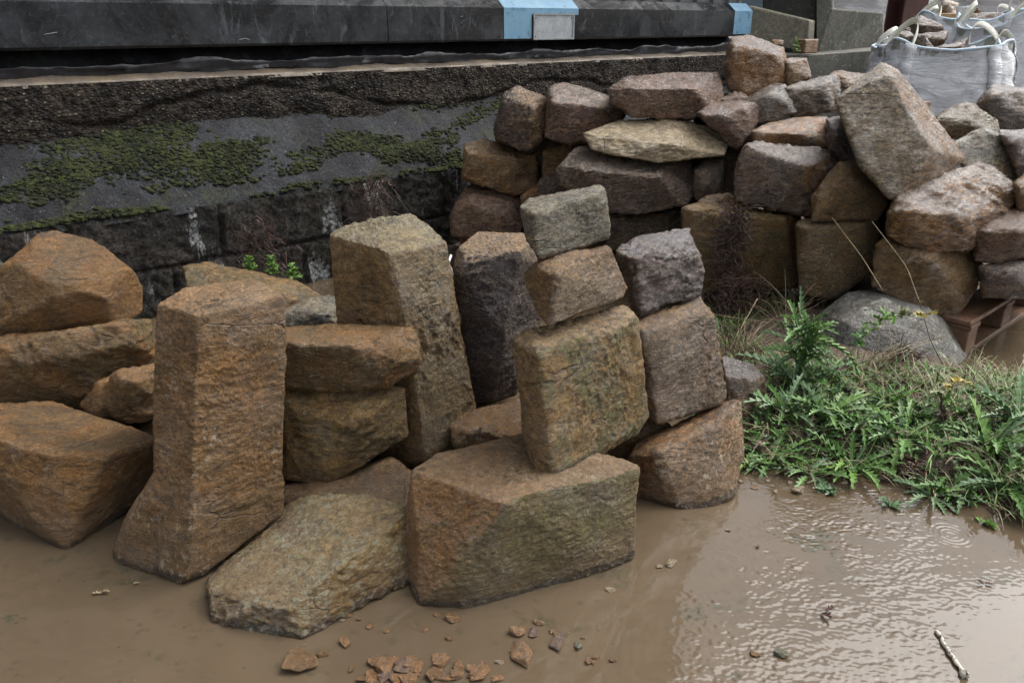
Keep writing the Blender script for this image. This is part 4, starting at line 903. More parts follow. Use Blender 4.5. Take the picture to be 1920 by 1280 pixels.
for k, (px, py, Y, sz, mt, lb) in enumerate([(1735, 78, 5.35, .34, PURM, "grey purple stone at the back left of the nearest bag"), (1742, 92, 5.1, .22, DARKM, "dark pointed stone at the front of the nearest bag"), (1775, 96, 5.15, .30, PURM, "flat purple stone in the middle of the nearest bag"),
        (1795, 88, 5.35, .22, DARKM, "dark stone at the back of the nearest bag"), (1826, 100, 5.2, .22, BROWNM, "pointed brown stone at the right of the nearest bag"), (1740, 52, 5.9, .34, PURM, "tall grey stone sticking up behind the nearest bag"),
        (1712, 64, 6.9, .22, DARKM, "squared dark stone beside the foot of the steel column"), (1690, 68, 6.6, .26, DARKM, "dark stone left of the steel column's foot"),
        (1790, 48, 7.0, .26, DARKM, "dark stone in the bag with the cream loops"), (1815, 54, 6.95, .24, PURM, "purple stone at the right of the bag with the cream loops"), (1848, 40, 7.2, .42, PURM, "big tilted purple stone heaped beyond the bags"),
        (1880, 44, 7.4, .22, DARKM, "dark stone heaped beyond the bags, right of the big tilted purple one"), (1775, 26, 9.5, .5, BROWNM, "orange-brown rubble lump on the timber beyond the bags"), (1810, 24, 9.6, .34, BROWNM, "brown rubble lump beside the orange-brown one on the timber"),
        (1900, 62, 6.1, .3, DARKM, "dark stone in the bag at the right edge")]):
    rock("bagged_stone" if "bag" in lb else "rubble_stone", px, py, Y, sz, 40 + k, mt, lb, "stone", None, .8, 26)
tm = MB(); p_ = W(1775, 30, 9.3); tm.box((p_[0], p_[1], p_[2] - .02), (.85, .12, .09), .08, 0, .006)
tag(tm.build("timber_baulk", simple_mat("pale_sawn_timber", (.42, .29, .14), (.34, .23, .11), 6, (.6, .8), .3, .003, stretch=(.3, 1, 1)), loc=p_), "pale sawn timber baulk lying under the rubble beyond the bags", "timber")
for px, w_, Y, lb in ((1592, .95, 10.8, "far white bag showing over the concrete panel"), (1660, .98, 11.0, "far white bag between the concrete panel and the steel column"), (1757, 1.0, 11.6, "far white bag just right of the steel column"), (1838, 1.05, 11.2, "far white bag left of the dark car")):
    p_ = W(px, 20, Y); bulk_bag(p_[0], p_[1], float(ground_h(p_[0], p_[1])) - .02, w_ * .85, .98, random.Random(px).uniform(-.3, .3), px, lb, "far white bags across the yard", loops=False, sag=.03)
cp = MB(); p_ = W(1803, 24, 7.6); cp.tube([p_ + np.array((0, 0, -.16)), p_ + np.array((0, 0, .03)), p_ + np.array((0, 0, .032)), p_ + np.array((0, 0, .05))], [.035, .045, .062, .062], 16)
tag(cp.build("plastic_tube", simple_mat("white_plastic", (.66, .68, .68), (.58, .6, .6), 5, (.3, .5), .0), loc=p_, smooth=True), "pale plastic tube sticking up among the bags", "tube")
# dark car at the right edge
def car(x, y, z, yaw):
    root = empty("parked_car", (x, y, z)); root.rotation_euler = (0, 0, yaw)
    tag(root, "dark blue parked car cut off by the right edge of the photo", "car")
    paint = simple_mat("dark_navy_car_paint", (.010, .013, .022), (.012, .015, .026), 2, (.15, .25), 0, coat=.8)
    glass = simple_mat("dark_car_glass", (.02, .024, .028), (.02, .024, .028), 2, (.05, .08), 0); blk = simple_mat("black_rubber_trim", (.015, .015, .016), (.02, .02, .02), 9, (.6, .8))
    lamp = simple_mat("clear_lamp_glass", (.5, .52, .55), (.4, .42, .45), 30, (.05, .2), .2, .003)
    prof = [(-2.05, .32), (-2.1, .55), (-2.02, .78), (-1.15, .95), (-.45, 1.38), (.9, 1.42), (1.75, 1.0), (2.0, .95), (2.08, .6), (2.0, .32)]
    bm = bmesh.new(); L = []
    for xw, sc in ((-.88, .0), (-.80, .05), (.80, .05), (.88, .0)):
        L.append([bm.verts.new((xw * (1 - .16 * max(0, (pz - .95)) * 1.6), py, pz + (sc if pz > .4 else -sc * .4))) for py, pz in prof])
    for a, b in zip(L[:-1], L[1:]):
        for i in range(len(prof)): bm.faces.new((a[i], a[(i + 1) % len(prof)], b[(i + 1) % len(prof)], b[i]))
    bm.faces.new(L[0][::-1]); bm.faces.new(L[-1]); bmesh.ops.recalc_face_normals(bm, faces=bm.faces)
    bmesh.ops.bevel(bm, geom=list(bm.edges), offset=.03, segments=2, affect='EDGES')
    bm.verts.index_update(); v = [q.co[:] for q in bm.verts]; f = [[q.index for q in g.verts] for g in bm.faces]; bm.free()
    mesh_obj("body", v, f, paint, root)
    def pl(name, pts, vec, mat, par=root):
        m = MB(); m.prism(pts, vec); return m.build(name, mat, par)
    pl("windscreen", [(-.66, -1.06, 1.06), (.66, -1.06, 1.06), (.58, -.52, 1.40), (-.58, -.52, 1.40)], (0, -.03, .03), glass)
    for sx in (-1, 1):
        pl("side_window", [(sx * .865, -.85, 1.03), (sx * .865, .9, 1.03), (sx * .80, .8, 1.34), (sx * .80, -.4, 1.34)], (sx * .02, 0, .0), glass)
        m = MB(); m.box((sx * .62, -2.10, .70), (.34, .08, .15), 0, 0, .03); hl = m.build("headlight", blk, root); m = MB(); m.box((sx * .62, -2.145, .71), (.26, .02, .07), 0, 0, .006); m.build("lens", lamp, hl)
        for wy in (-1.3, 1.3):
            m = MB(); m.tube([(sx * .72, wy, .32), (sx * .74, wy, .32), (sx * .91, wy, .32), (sx * .93, wy, .32)], [.27, .32, .32, .27], 28); wh = m.build("wheel", blk, root, True)
            m = MB(); m.tube([(sx * .925, wy, .32), (sx * .938, wy, .32)], [.2, .17], 20); m.build("rim", lamp, wh)
    m = MB(); m.box((0, -2.13, .52), (1.3, .05, .12), 0, 0, .01); m.build("grille", blk, root); m = MB(); m.box((0, -2.11, .36), (1.7, .08, .10), 0, 0, .02); m.build("bumper", blk, root)
    return root
p_ = W(1950, 30, 12.5); car(p_[0] + .62, p_[1] + 2.1, float(ground_h(p_[0], p_[1])) - .0, -.12)
# far yard building closing the view
p_ = W(1650, 0, 34); fb = empty("yard_shed", (p_[0], p_[1], 1.0)); tag(fb, "long pale grey shed closing the far side of the yard", "shed")
m = MB(); m.box((0, 0, 2.0), (40, 9, 4.2), -.1); m.build("wall", simple_mat("pale_grey_sheeting", (.36, .37, .38), (.30, .31, .32), 1.5, (.5, .7), .2, stretch=(6, 1, .2)), fb)
m = MB(); m.prism([(-20.4, -4.9, 4.11), (-20.4, 0, 5.6), (-20.4, 4.9, 4.11)], (40.8, 0, 0)); o = m.build("roof", simple_mat("shed_roof", (.18, .18, .19), (.14, .14, .15), 2), fb); o.rotation_euler = (0, 0, -.1)
m = MB(); m.box((-4, -4.56, 1.6), (4, .10, 3.2), 0); o = m.build("door", simple_mat("shed_door", (.10, .14, .16), (.09, .12, .14), 2), fb); o.rotation_euler = (0, 0, -.1)

# ------------------------------------------------------------------ pallets under the heap
PALM = simple_mat("wet_red_brown_pallet_wood", (.17, .085, .042), (.10, .055, .034), 9, (.45, .7), .4, .004, stretch=(1.6, .35, 1))
def pallet(corner, yaw, w, d, label, boards=6):
    root = empty("pallet", corner); root.rotation_euler = (0, 0, yaw); tag(root, label, "pallet", "pallets under the heaped stones")
    for k in range(boards):
        m = MB(); m.box((-.07 - (w - .14) * k / (boards - 1), d / 2, .129), (.135, d, .020), 0, 0, .003); m.build("deck_board", PALM, root)
    for yy in (.06, d / 2, d - .06):
        m = MB(); m.box((-w / 2, yy, .107), (w, .098, .020), 0, 0, .003); m.build("stringer_board", PALM, root)
        for xx in (-.06, -w / 2, -w + .06):
            m = MB(); m.box((xx, yy, .052), (.11, .098, .088), 0, 0, .004); m.build("block", PALM, root)
    for xx in (-.06, -w / 2, -w + .06):
        m = MB(); m.box((xx, d / 2, -.002), (.11, d, .018), 0, 0, .003); m.build("base_board", PALM, root)
    return root
c0 = Wz(1822, 606, .14)
pallet((c0[0], c0[1], 0.005), -.83, 1.2, .9, "wet red brown pallet showing its corner at the right, under the heap")
pallet((-.0 + W(1240, 500, 3.75)[0], 3.62, .01), -.55, 1.2, .9, "pallet at the left under the heap, one reddish board showing", 6)

# ------------------------------------------------------------------ small things in the puddle
FRM = [stone_mat('rust', 401, rustm=.5, speck=.15, wet=.6, mud=False, grain=.3), stone_mat('ochre', 402, rustm=.3, speck=.2, wet=.6, mud=False, grain=.3), stone_mat('red', 403, rustm=.4, wet=.6, mud=False, grain=.3), stone_mat('tan', 404, rustm=.2, mud=False, grain=.3), stone_mat('grey', 405, green=.8, rustm=0, mud=False, grain=.3)]
FRAG = [(565,1240,74,1,"oblong brown stone chip lying alone below the frontmost wedge stone"),(605,1226,26,1,"upright little chip touching the oblong brown stone chip"),(648,1206,34,0,"squarish brown chip below the right end of the frontmost wedge stone"),(848,1160,32,0,None),(820,1152,16,0,None),
 (965,1182,46,0,"reddish chip at the upper left of the scattered pieces"),(1012,1168,26,0,None),(998,1188,26,2,None),(1045,1206,44,2,"reddish flat chip right of the upper scattered pieces"),(1035,1184,16,0,None),(978,1226,66,0,"bright orange flat chip, largest of the loose pieces in the puddle"),
 (720,1252,52,0,"lumpy brown chip at the left of the cluster by the lower edge"),(770,1246,42,0,None),(828,1244,40,0,"lumpy brown chip at the right of the cluster by the lower edge"),(748,1262,36,2,None),(700,1270,34,0,None),(805,1264,44,1,None),(772,1274,34,0,None),(902,1262,48,0,"crumbly brown chip alone right of the lower edge cluster"),(886,1270,26,1,None),(934,1272,28,0,None),(680,1274,24,1,None),(840,1272,30,0,None),
 (1145,1107,22,3,"tiny tan chip in the water right of the large front block"),(1260,1058,28,3,"thin tan chip in the water below the pale orange mottled block"),(1236,1062,14,3,None),(1118,1232,16,1,None),(1150,1240,18,1,None),(1083,1212,28,4,"blue green pebble beside the reddish flat chip"),(1415,1226,22,1,None),(1462,1226,34,4,"grey green pebble in the rippled water near the lower edge"),
 (1497,922,32,3,"pale tan stone in shallow water before the weeds"),(1582,906,20,3,"small pale pebble right of the pale tan stone before the weeds"),(1545,858,24,3,"pinkish pebble at the edge of the weeds"),(1422,876,16,3,None),(1456,878,15,0,None),(1708,898,32,3,"yellowish stone at the water's edge below the dead red leaves"),(1742,902,24,3,None),(1716,916,20,3,None),(1752,910,12,0,None),(1364,994,12,3,None),(1390,904,14,3,None),(1440,902,14,3,None),(1528,900,20,3,None),(1602,896,14,3,None),(1560,884,16,0,None),(1655,864,16,0,"orange pebble left of the dead red leaves")]
_r = random.Random(77)
for _ in range(24):
    a_, d_ = _r.uniform(0, 6.28), _r.random() ** .7
    FRAG.append((770 + 125 * d_ * math.cos(a_), 1256 + 22 * d_ * math.sin(a_), _r.uniform(16, 40), _r.choice([0, 0, 1, 2]), None))
for _ in range(16): FRAG.append((_r.uniform(560, 1120), _r.uniform(1150, 1270), _r.uniform(9, 18), _r.choice([0, 1, 3]), None))
for _ in range(20): FRAG.append((_r.uniform(1400, 1800), 880 + _r.uniform(0, 45) , _r.uniform(8, 16), _r.choice([3, 3, 0]), None))
for k, (px, py, w_, mi_, lb) in enumerate(FRAG):
    c = Wz(px, py, 0); sz = w_ * math.hypot(c[1], 1.2) / F * 1.05
    rock("stone_chip", px, py, 0, sz, 500 + k * 7, FRM[mi_], lb or ("small brown stone chip poking out of the muddy puddle" if py > 1000 else "tiny pale pebble in the shallow water before the weeds"), "stone chip",
         "stone chips in the puddle" if py > 1000 else "pebbles at the edge of the weeds", .55, 14 if w_ < 25 else 22, .05, 0.0, .62)
# broken twig
a_ = Wz(1757, 1183, .004); b_ = Wz(1808, 1266, .006); rng = random.Random(8); pts = []
for t in np.linspace(0, 1, 16):
    p = a_ * (1 - t) + b_ * t; pts.append(p + np.array((rng.uniform(-1, 1), rng.uniform(-1, 1), rng.uniform(-.3, .3))) * .0022)
TW = NT("flaking_birch_bark"); v = TW.coords(); n1 = TW.noise(v, 55, 5, .7, .6)
TWM = TW.set(Base_Color=TW.mix(TW.ramp(n1, .52, .58), (.50, .46, .38), (.035, .028, .022)), Roughness=.6); TW.bump(n1, .8, .003)
m = MB(); m.tube(pts, [.0044 + .0006 * math.sin(i * 1.9) + (.004 if i > 13 else 0) for i in range(16)], 8)
tag(m.build("twig", TWM, loc=pts[0], smooth=True), "short broken twig with flaking pale bark floating at the lower right", "twig")

# ------------------------------------------------------------------ plants
def leaf_mat(name, c1, c2, rough=.45):
    t = NT(name); v = t.coords(); a = t.noise(v, 14, 4, .6); b = t.noise(v, 120, 4, .7)
    col = t.mix(t.ramp(a, .36, .64), c1, c2); col = t.mix(1.0, col, t.ramp(b, .3, .7, .7, 1.3), 'MULTIPLY')
    return t.set(Base_Color=col, Roughness=rough, Specular_IOR_Level=.4)
LEAF = [leaf_mat("thistle_green", (.075, .165, .036), (.115, .22, .055)), leaf_mat("blue_green_leaf", (.085, .155, .066), (.12, .20, .09)), leaf_mat("fresh_green_leaf", (.11, .22, .035), (.15, .26, .055)),
        leaf_mat("olive_leaf", (.12, .145, .050), (.17, .18, .08)), leaf_mat("pale_midrib", (.24, .30, .15), (.28, .33, .18)), leaf_mat("dry_straw", (.30, .24, .14), (.20, .15, .09), .7),
        leaf_mat("dead_brown_leaf", (.085, .052, .034), (.050, .034, .024), .6), leaf_mat("dead_red_leaf", (.095, .042, .036), (.06, .030, .027), .55), leaf_mat("yellow_leaf", (.36, .25, .035), (.26, .23, .05))]
def spine_leaf(M, rng, base, az, elev, L, Wd, curl, mi=0, lobes=7, rib=True, rough=1.0):
    """thistle leaf: jagged lobed blade folded along a pale midrib"""
    p = np.array(base, float); side = np.array((-math.sin(az), math.cos(az), 0)); st = lobes * 2; e = elev; vs = []; mid = []
    tw = rng.uniform(-.5, .5)
    for k in range(st + 1):
        t = k / st; fwd = np.array((math.cos(az) * math.cos(e), math.sin(az) * math.cos(e), math.sin(e)))
        up = np.cross(fwd, side) * -1; up = up if up[2] > 0 else -up
        w = Wd * (math.sin(math.pi * min(1, .08 + t * .92)) ** .7) * (1.0 if k % 2 else .38) * rng.uniform(.8, 1.15)
        if k == st: w = .0006
        lift = up * w * (.45 + (.25 if k % 2 else 0)); adv = fwd * (w * .55 if k % 2 else 0); s2 = side * math.cos(tw * t) + up * math.sin(tw * t)
        vs += [p + s2 * w + lift + adv, p, p - s2 * w + lift + adv]; mid.append(p + up * .0008)
        p = p + fwd * (L / st); e -= curl / st * (.5 + t) ; az += rng.uniform(-.04, .04)
    M.add(vs, [f for k in range(st) for f in ((3 * k, 3 * k + 1, 3 * k + 4, 3 * k + 3), (3 * k + 1, 3 * k + 2, 3 * k + 5, 3 * k + 4))], mi)
    if rib: M.tube(mid[:st], [max(.0006, .0022 * (1 - k / st)) * min(1.2, L / .14) for k in range(st)], 3, 4)
def blade(M, rng, base, az, elev, L, Wd, curl, mi):
    p = np.array(base, float); side = np.array((-math.sin(az), math.cos(az), 0)); e = elev; vs = []
    for k in range(5):
        t = k / 4; w = Wd * (1 - t ** 1.6) + .0003; vs += [p + side * w, p - side * w]
        p = p + np.array((math.cos(az) * math.cos(e), math.sin(az) * math.cos(e), math.sin(e))) * L / 4; e -= curl / 4
    M.add(vs, [(2 * k, 2 * k + 1, 2 * k + 3, 2 * k + 2) for k in range(4)], mi)
def gz(x, y): return float(ground_h(np.array([x]), np.array([y]))[0])
def thistle(px, py, n, L, label, seed, upright=.9, mi=0, spread=.02, cat="thistle"):
    rng = random.Random(seed); c = Wz(px, py, .04); z = max(0.0, gz(c[0], c[1])); M = MB()
    for k in range(n):
        az = k * 2.4 + rng.uniform(-.3, .3); el = rng.uniform(.15, upright + .35) if k % 3 else rng.uniform(upright * .8, upright + .4)
        l = L * rng.uniform(.6, 1.1); r = rng.uniform(0, spread)
        spine_leaf(M, rng, (c[0] + math.cos(az) * r, c[1] + math.sin(az) * r, z), az, el, l, l * rng.uniform(.075, .12), rng.uniform(.5, 1.5), rng.choice([mi, mi, 0, 1, 2]))
    o = M.build("thistle", LEAF, loc=(c[0], c[1], z)); return tag(o, label, cat, "thistles in the weed bank")
def big_thistle(px, py):
    rng = random.Random(5); c = Wz(px, py, .05); z = gz(c[0], c[1]); root = empty("tall_thistle", (c[0], c[1], z))
    tag(root, "tallest dense thistle clump, left of the grey concrete dome", "thistle", "thistles in the weed bank")
    M = MB(); tips = []
    for k in range(7):
        a = rng.uniform(0, 6.28); h = rng.uniform(.16, .27); d = np.array((math.cos(a) * .05 - .01, math.sin(a) * .05, h))
        pts = [d * t * np.array((t, t, 1)) for t in np.linspace(0, 1, 6)]; M.tube(pts, [.0045, .004, .004, .0035, .003, .002], 5, 0); tips.append(pts)
    M.build("stem", LEAF[1:2], root, True)
    M = MB()
    for pts in tips:
        for k in range(15):
            t = rng.uniform(.35, 1); i = min(5, int(t * 5)); az = rng.uniform(0, 6.28); l = rng.uniform(.06, .125)
            spine_leaf(M, rng, pts[i], az, rng.uniform(.1, 1.35), l, l * rng.uniform(.085, .13), rng.uniform(.4, 1.6), rng.choice([0, 0, 1, 0, 2]), 6)
    for k in range(16):
        az = k * 2.4; l = rng.uniform(.13, .22); spine_leaf(M, rng, (math.cos(az) * .015, math.sin(az) * .015, 0), az, rng.uniform(.5, 1.2), l, l * .11, rng.uniform(.5, 1.4), rng.choice([0, 1, 1]), 8)
    spine_leaf(M, rng, (.0, -.02, .17), -.55, .15, .20, .022, 1.5, 2, 10); spine_leaf(M, rng, (-.02, .0, .24), 1.8, 1.35, .10, .013, .1, 1, 6)
    M.build("leaves", LEAF, root)
big_thistle(1492, 735)
for k, (px, py, n, L, up, lb) in enumerate([(1470, 790, 16, .15, .7, "pale ribbed thistle rosette below the tallest clump"), (1450, 842, 18, .12, .5, "low bright thistle beside the dark brown squared stone"), (1545, 800, 18, .14, .7, "thistle in front of the grey concrete dome's left end"),
        (1610, 815, 20, .11, .5, "broad leafed thistle in front of the middle of the dome"), (1600, 855, 20, .13, .5, "thistle at the water's edge below the dome"), (1690, 830, 20, .14, .5, "spreading thistle left of the dark upright stem"), (1705, 800, 16, .10, .6, "thistle below the yellowing bramble shoot"),
        (1665, 780, 14, .09, .7, "small upright thistle before the dome's foot"), (1850, 850, 18, .15, .6, "thistle right of the dark upright stem"), (1905, 810, 20, .17, .7, "large blue-green thistle at the right edge"), (1890, 905, 20, .15, .5, "dark thistle overhanging the water at the right edge"), (1800, 900, 14, .11, .4, "small flat thistle right of the dead red leaves"),
        (1520, 865, 14, .10, .4, "small flat thistle at the front of the weed bank, left of the pinkish pebble"), (1750, 905, 12, .10, .4, "small blue-green thistle above the yellowish stone"), (1400, 850, 12, .09, .6, "small thistle at the foot of the pale orange mottled block"), (1545, 745, 12, .10, .8, "pale thistle standing between the tallest clump and the dome")]):
    thistle(px, py, int(n * 1.3), L * 1.12, lb, 60 + k, up, 1 if "blue" in lb or "pale" in lb else 0)
def ground_cover():
    rng = random.Random(21); nr = np.random.RandomState(21); M = MB(); vp = np.array(VERGE); lo, hi = vp.min(0), vp.max(0)
    X = nr.uniform(lo[0], hi[0], 19000); Y = nr.uniform(lo[1], hi[1], 19000); D = poly_dist(X, Y, VERGE); ok = (D > -.035) & (Y < 3.25); X, Y, D = X[ok], Y[ok], D[ok]
    Z = np.maximum(ground_h(X, Y), .0); den = fbm(np.stack([X * 3, Y * 3, X * 0], 1), 3, 91)
    dome = ((X - 1.35) / .46) ** 2 + ((Y - 2.85) / .30) ** 2
    n_ = 0
    for x, y, d, z, q, dm in zip(X, Y, D, Z, den, dome):
        if dm < 1.0 or (y < 2.85 and dm < 2.0 and rng.random() < .45): continue
        az = rng.uniform(0, 6.28); k = rng.random(); near = d < .05; n_ += 1
        back = y > 2.75
        if k < (.50 if q > -.12 and not back else .18) and not (near and k < .2):
            l = rng.uniform(.026, .066) * (.75 if dm < 3 else 1); spine_leaf(M, rng, (x, y, z), az, rng.uniform(.1, 1.0), l, l * rng.uniform(.12, .20), rng.uniform(.2, 1.6), rng.choice([0, 0, 0, 1, 1, 2, 3]), 4, rng.random() < .35)
        elif k < .66: blade(M, rng, (x, y, z), az, rng.uniform(.4, 1.3), rng.uniform(.05, .13), rng.uniform(.0012, .0026), rng.uniform(.4, 1.8), rng.choice([3, 3, 2, 5, 0]))
        elif k < .90: blade(M, rng, (x, y, z + .004), az, rng.uniform(-.05, .5), rng.uniform(.04, .12), rng.uniform(.0010, .0022), rng.uniform(-.3, .6), rng.choice([5, 5, 6, 3]))
        else: spine_leaf(M, rng, (x, y, z + .003), az, rng.uniform(0, .5), rng.uniform(.03, .06), .009, rng.uniform(.2, 1.2), rng.choice([6, 6, 7, 3]), 3, False)
    o = M.build("ground_cover", LEAF, loc=(1.2, 2.3, 0)); return tag(o, "dense low weeds, grass and dead leaves covering the bank beside the puddle", "ground cover", kind="stuff")
ground_cover()
# dry grass tuft and dead weed hanging on the stones
def tuft(name, px, py, n, L, label, seed, mi=(5, 5, 6), lean=0.0, dirx=0.0, cat="dry grass", Y=None):
    rng = random.Random(seed); c = Wz(px, py, .04) if Y is None else W(px, py, Y); z = gz(c[0], c[1]) if Y is None else c[2]; M = MB()
    for k in range(n):
        az = rng.uniform(0, 6.28); l = L * rng.uniform(.5, 1.15); e = rng.uniform(.5, 1.45); p = np.array((c[0] + rng.uniform(-.05, .05), c[1] + rng.uniform(-.04, .04), z)); pts = [p]; cu = rng.uniform(.2, 1.4)
        for t in range(6):
            p = p + np.array((math.cos(az) * math.cos(e) + dirx, math.sin(az) * math.cos(e), math.sin(e))) * l / 6; e -= cu / 6; pts.append(p)
        M.tube(pts, [.0014, .0013, .0012, .0011, .0009, .0007, .0004], 3, rng.choice(mi))
    return tag(M.build(name, LEAF, loc=(c[0], c[1], z)), label, cat)
tuft("dry_grass", 1385, 690, 70, .24, "tuft of dry straw coloured stems left of the tallest thistle clump", 3, dirx=.15)
tuft("dry_grass", 1480, 640, 40, .26, "thin dry stems standing behind the tallest thistle clump", 4)
tuft("green_grass", 1375, 720, 60, .13, "soft green grass tuft between the dark brown squared stone and the thistles", 6, (3, 3, 5), cat="grass tuft")
tuft("dry_grass", 1635, 715, 26, .22, "bundle of pale dry stalks leaning over the front of the dome", 9, (5, 5), dirx=.55)
tuft("dry_grass", 1905, 700, 22, .16, "wispy dry grass at the right edge beside the brown water", 10, (5, 3))
tuft("dry_grass", 1815, 735, 26, .17, "dry grass blades at the right foot of the dome", 12, (5, 3, 5), dirx=.25)
def dead_weed(px0, px1, py0, py1, Y, n, label, seed):
    rng = random.Random(seed); M = MB(); c = W((px0 + px1) / 2, py1, Y)
    for k in range(n):
        px = rng.gauss((px0 + px1) / 2, (px1 - px0) / 4.5); py = rng.uniform(py0, py1); px += (py - py0) / (py1 - py0) * -25 * rng.random()
        p = W(px, py, Y - rng.uniform(.0, .05)); pts = [p]; d = np.array((rng.uniform(-1, 1), rng.uniform(-.4, .2), rng.uniform(-1, .8)))
        for t in range(4): d = d + np.array((rng.uniform(-.7, .7), rng.uniform(-.4, .3), rng.uniform(-.7, .6))); p = p + d / np.linalg.norm(d) * rng.uniform(.008, .022); pts.append(p)
        M.tube(pts, [.0022, .002, .0018, .0014, .0008], 3, rng.choice([0, 0, 1]))
    for k in range(7):
        a = W(rng.uniform(px0, px1), py1 + 20, Y); b = W(rng.uniform(px0, px1), py0 + 10, Y); pts = [a * (1 - t) + b * t + np.array((rng.uniform(-.012, .012), -.015, 0)) for t in np.linspace(0, 1, 9)]; M.tube(pts, .0016, 4, 0)
    return tag(M.build("dead_weed", [LEAF[6], LEAF[7]], loc=c), label, "dead weed")
dead_weed(1335, 1415, 385, 545, 3.19, 520, "dark tangled dead weed hanging over the wide bottom row block", 3)
dead_weed(1335, 1440, 520, 610, 3.12, 420, "brown tangled dead stems at the foot of the wide bottom row block", 5)
dead_weed(655, 745, 330, 440, 3.80, 260, "dry brown creeper clinging to the wall between moss and stones", 7)
dead_weed(430, 560, 405, 560, 3.42, 240, "thin dry weed growing up the dark block wall above the olive slab", 8)
dead_weed(1660, 1740, 655, 690, 2.62, 120, "dark red dead leaves and stems lying against the front of the dome", 9)
dead_weed(1690, 1725, 862, 905, 2.0, 130, "clump of dead red leaves at the water's edge", 11)
# long dry stems crossing the stones
def stem(pts, r, label, mat=5):
    P = [np.array(p) for p in pts]; out = []
    for i in range(len(P) - 1):
        for t in np.linspace(0, 1, 6, endpoint=False): out.append(P[i] * (1 - t) + P[i + 1] * t)
    out.append(P[-1]); out = [out[0]] + [(out[i - 1] + out[i] * 2 + out[i + 1]) / 4 for i in range(1, len(out) - 1)] + [out[-1]]
    M = MB(); M.tube(out, list(np.linspace(r, r * .5, len(out))), 5); return tag(M.build("dry_stem", LEAF[mat], loc=out[0], smooth=True), label, "dry stem")
stem([W(1655, 545, 2.70), W(1615, 480, 2.75), W(1560, 408, 2.82)], .0022, "long thin dry stem slanting up left across the upright bottom row block")
stem([W(1725, 570, 2.62), W(1700, 500, 2.68), W(1635, 415, 2.76)], .0022, "long thin dry stem arching up left across the rounded bottom row stone")
stem([W(1790, 725, 2.5), W(1745, 640, 2.55), W(1722, 560, 2.6)], .002, "thin dark stem bent across the right side of the dome", 6)
stem([W(1920, 968, 1.86), W(1850, 905, 1.92), W(1800, 880, 1.98)], .003, "straight dry stalk lying over the weeds at the right edge")
stem([W(1240, 545, 2.9), W(1340, 590, 2.7), W(1440, 605, 2.62)], .0018, "thin dry stem lying level from the second column to the thistles")
stem([W(1420, 560, 2.8), W(1370, 650, 2.65), W(1340, 725, 2.55)], .0022, "bent straw stalk leaning against the upright brown slab")
for x0, y0, x1, y1, lb in ((1455, 888, 1505, 868, "grey straw floating before the weeds, left one"), (1513, 906, 1585, 880, "long grey straw floating before the weeds, right one"), (1582, 873, 1624, 877, "pale thin straw floating at the edge of the weeds"), (1735, 917, 1790, 922, "pale straw floating below the yellowish stone")):
    stem([Wz(x0, y0, .003), Wz((x0 + x1) / 2, (y0 + y1) / 2 - 3, .005), Wz(x1, y1, .003)], .0032 if "grey" in lb else .0018, lb)
def lobed_leaf(M, rng, p, az, el, L, mi):
    spine_leaf(M, rng, p, az, el, L, L * .42, rng.uniform(.2, .9), mi, 3, False)
def shoot(name, pts, nl, mis, L, label, seed, cat, smi=4):
    rng = random.Random(seed); P = [np.array(p) for p in pts]; root = empty(name, P[0]); tag(root, label, cat); M = MB(); out = []
    for i in range(len(P) - 1):
        for t in np.linspace(0, 1, 5, endpoint=False): out.append(P[i] * (1 - t) + P[i + 1] * t - P[0])
    out.append(P[-1] - P[0]); M.tube(out, list(np.linspace(.0042, .002, len(out))), 6); M.build("stem", LEAF[smi], root, True)
    for k in range(nl):
        t = .35 + .65 * k / max(1, nl - 1); i = min(len(out) - 1, int(t * (len(out) - 1))); m2 = MB(); mi = mis[min(len(mis) - 1, int(k / nl * len(mis)))]
        for j in range(3): lobed_leaf(m2, rng, out[i], rng.uniform(-3.1, 3.1), rng.uniform(-.2, .8), L * rng.uniform(.7, 1.2), 0)
        m2.build("leaf", LEAF[mi], root)
shoot("bramble_shoot", [W(1560, 700, 2.5), W(1612, 640, 2.5), W(1660, 592, 2.55), W(1735, 590, 2.55)], 14, [0, 2, 2, 3, 8], .036, "arching bramble shoot over the dome, green leaves turning yellow at its tip", 4, "bramble")
shoot("leafy_weed", [W(1770, 870, 2.1), W(1768, 790, 2.12), W(1765, 740, 2.15), W(1800, 715, 2.2)], 12, [6, 2, 3, 8], .034, "dark upright stem with yellow and orange leaves right of the dome", 5, "weed", 6)
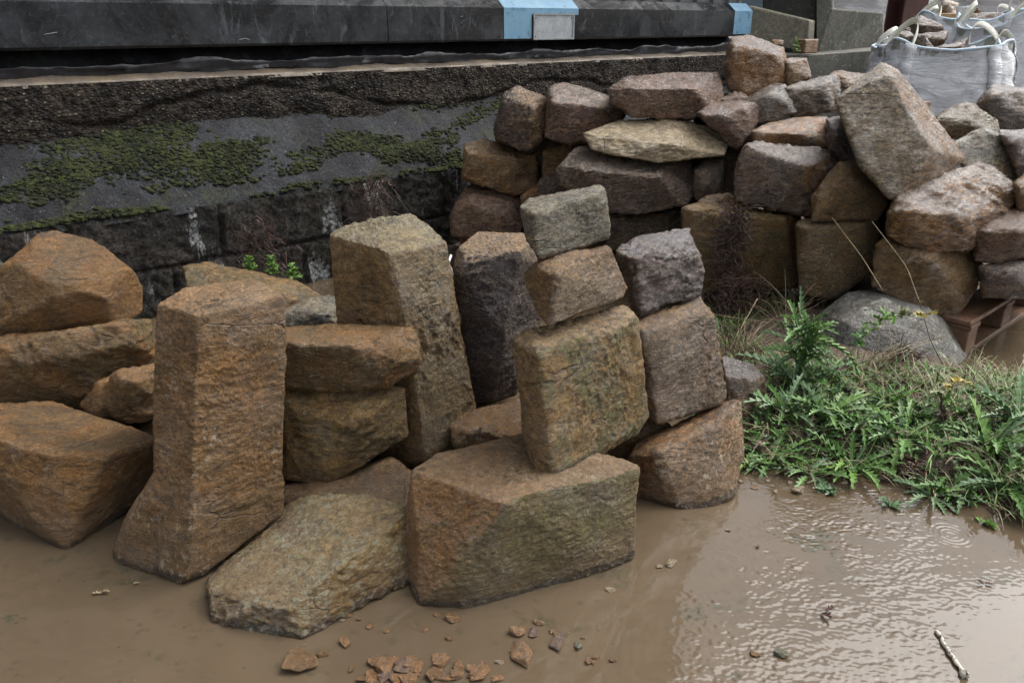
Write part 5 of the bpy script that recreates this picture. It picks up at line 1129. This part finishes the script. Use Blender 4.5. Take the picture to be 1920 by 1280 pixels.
for k, (px, py, Yw, h, lb) in enumerate([(470, 512, 3.3, .075, "small bright green weed, left of the trio at the wall's foot"), (512, 515, 3.34, .085, "small bright green weed, middle of the trio at the wall's foot"), (550, 520, 3.37, .06, "small bright green weed, right of the trio at the wall's foot"), (1492, 98, 6.3, .10, "little green weed on the plinth beside the red brick lump")]):
    rng = random.Random(k + 70); c = W(px, py, Yw); M = MB(); M.tube([c, c + (0, 0, h * .5), c + (.005, 0, h)], [.002, .0018, .001], 4, 2)
    for j in range(26):
        t = j / 26; lobed_leaf(M, rng, c + (0, 0, h * t), j * 2.4, rng.uniform(.1, .8), .032 * (1.2 - t * .6), 2)
    tag(M.build("green_weed", LEAF, loc=c), lb, "weed", None)
# leaves and bits afloat
for k, (px, py, sz, mi, lb) in enumerate([(1545, 1142, .030, 7, "brown curled leaf floating in the rippled water"), (1848, 1092, .022, 7, "small reddish leaf floating at the right"), (1670, 945, .030, 1, "dark sodden tuft of weed in the shallow water, left of its twin"), (1805, 940, .030, 1, "dark sodden tuft of weed in the shallow water, nearer the right bank"), (1848, 982, .026, 2, "green scrap of weed afloat near the right bank"), (1555, 920, .035, 1, "dark sodden weed beside the pale tan stone"), (190, 1114, .022, 5, "pale scrap of leaf floating left of the frontmost wedge stone"), (262, 1090, .014, 5, "tiny pale leaf afloat at the foot of the tall post stone"), (1420, 1022, .012, 6, "tiny dark leaf afloat near the pale orange mottled block")]):
    rng = random.Random(k + 30); c = Wz(px, py, .002); M = MB()
    for j in range(12 if mi in (1, 2) else 2): spine_leaf(M, rng, c + np.array((rng.uniform(-.4, .4) * sz, rng.uniform(-.4, .4) * sz, 0)), rng.uniform(0, 6.28), rng.uniform(.05, .5), sz * rng.uniform(.6, 1.1), sz * .3, rng.uniform(-.4, .8), 0, 3, False)
    tag(M.build("floating_leaf" if mi not in (1, 2) else "sodden_weed", LEAF[mi], loc=c), lb, "leaf" if mi not in (1, 2) else "weed")
# white cord hanging between the upright stones
m = MB(); m.tube([W(846, 478, 3.4), W(841, 492, 3.38), W(846, 505, 3.38), W(848, 518, 3.4)], .006, 6)
tag(m.build("white_cord", simple_mat("white_cord", (.7, .7, .7), (.6, .6, .6)), loc=W(846, 518, 3.4), smooth=True), "short white cord hanging in the gap right of the leaning tallest stone", "cord")
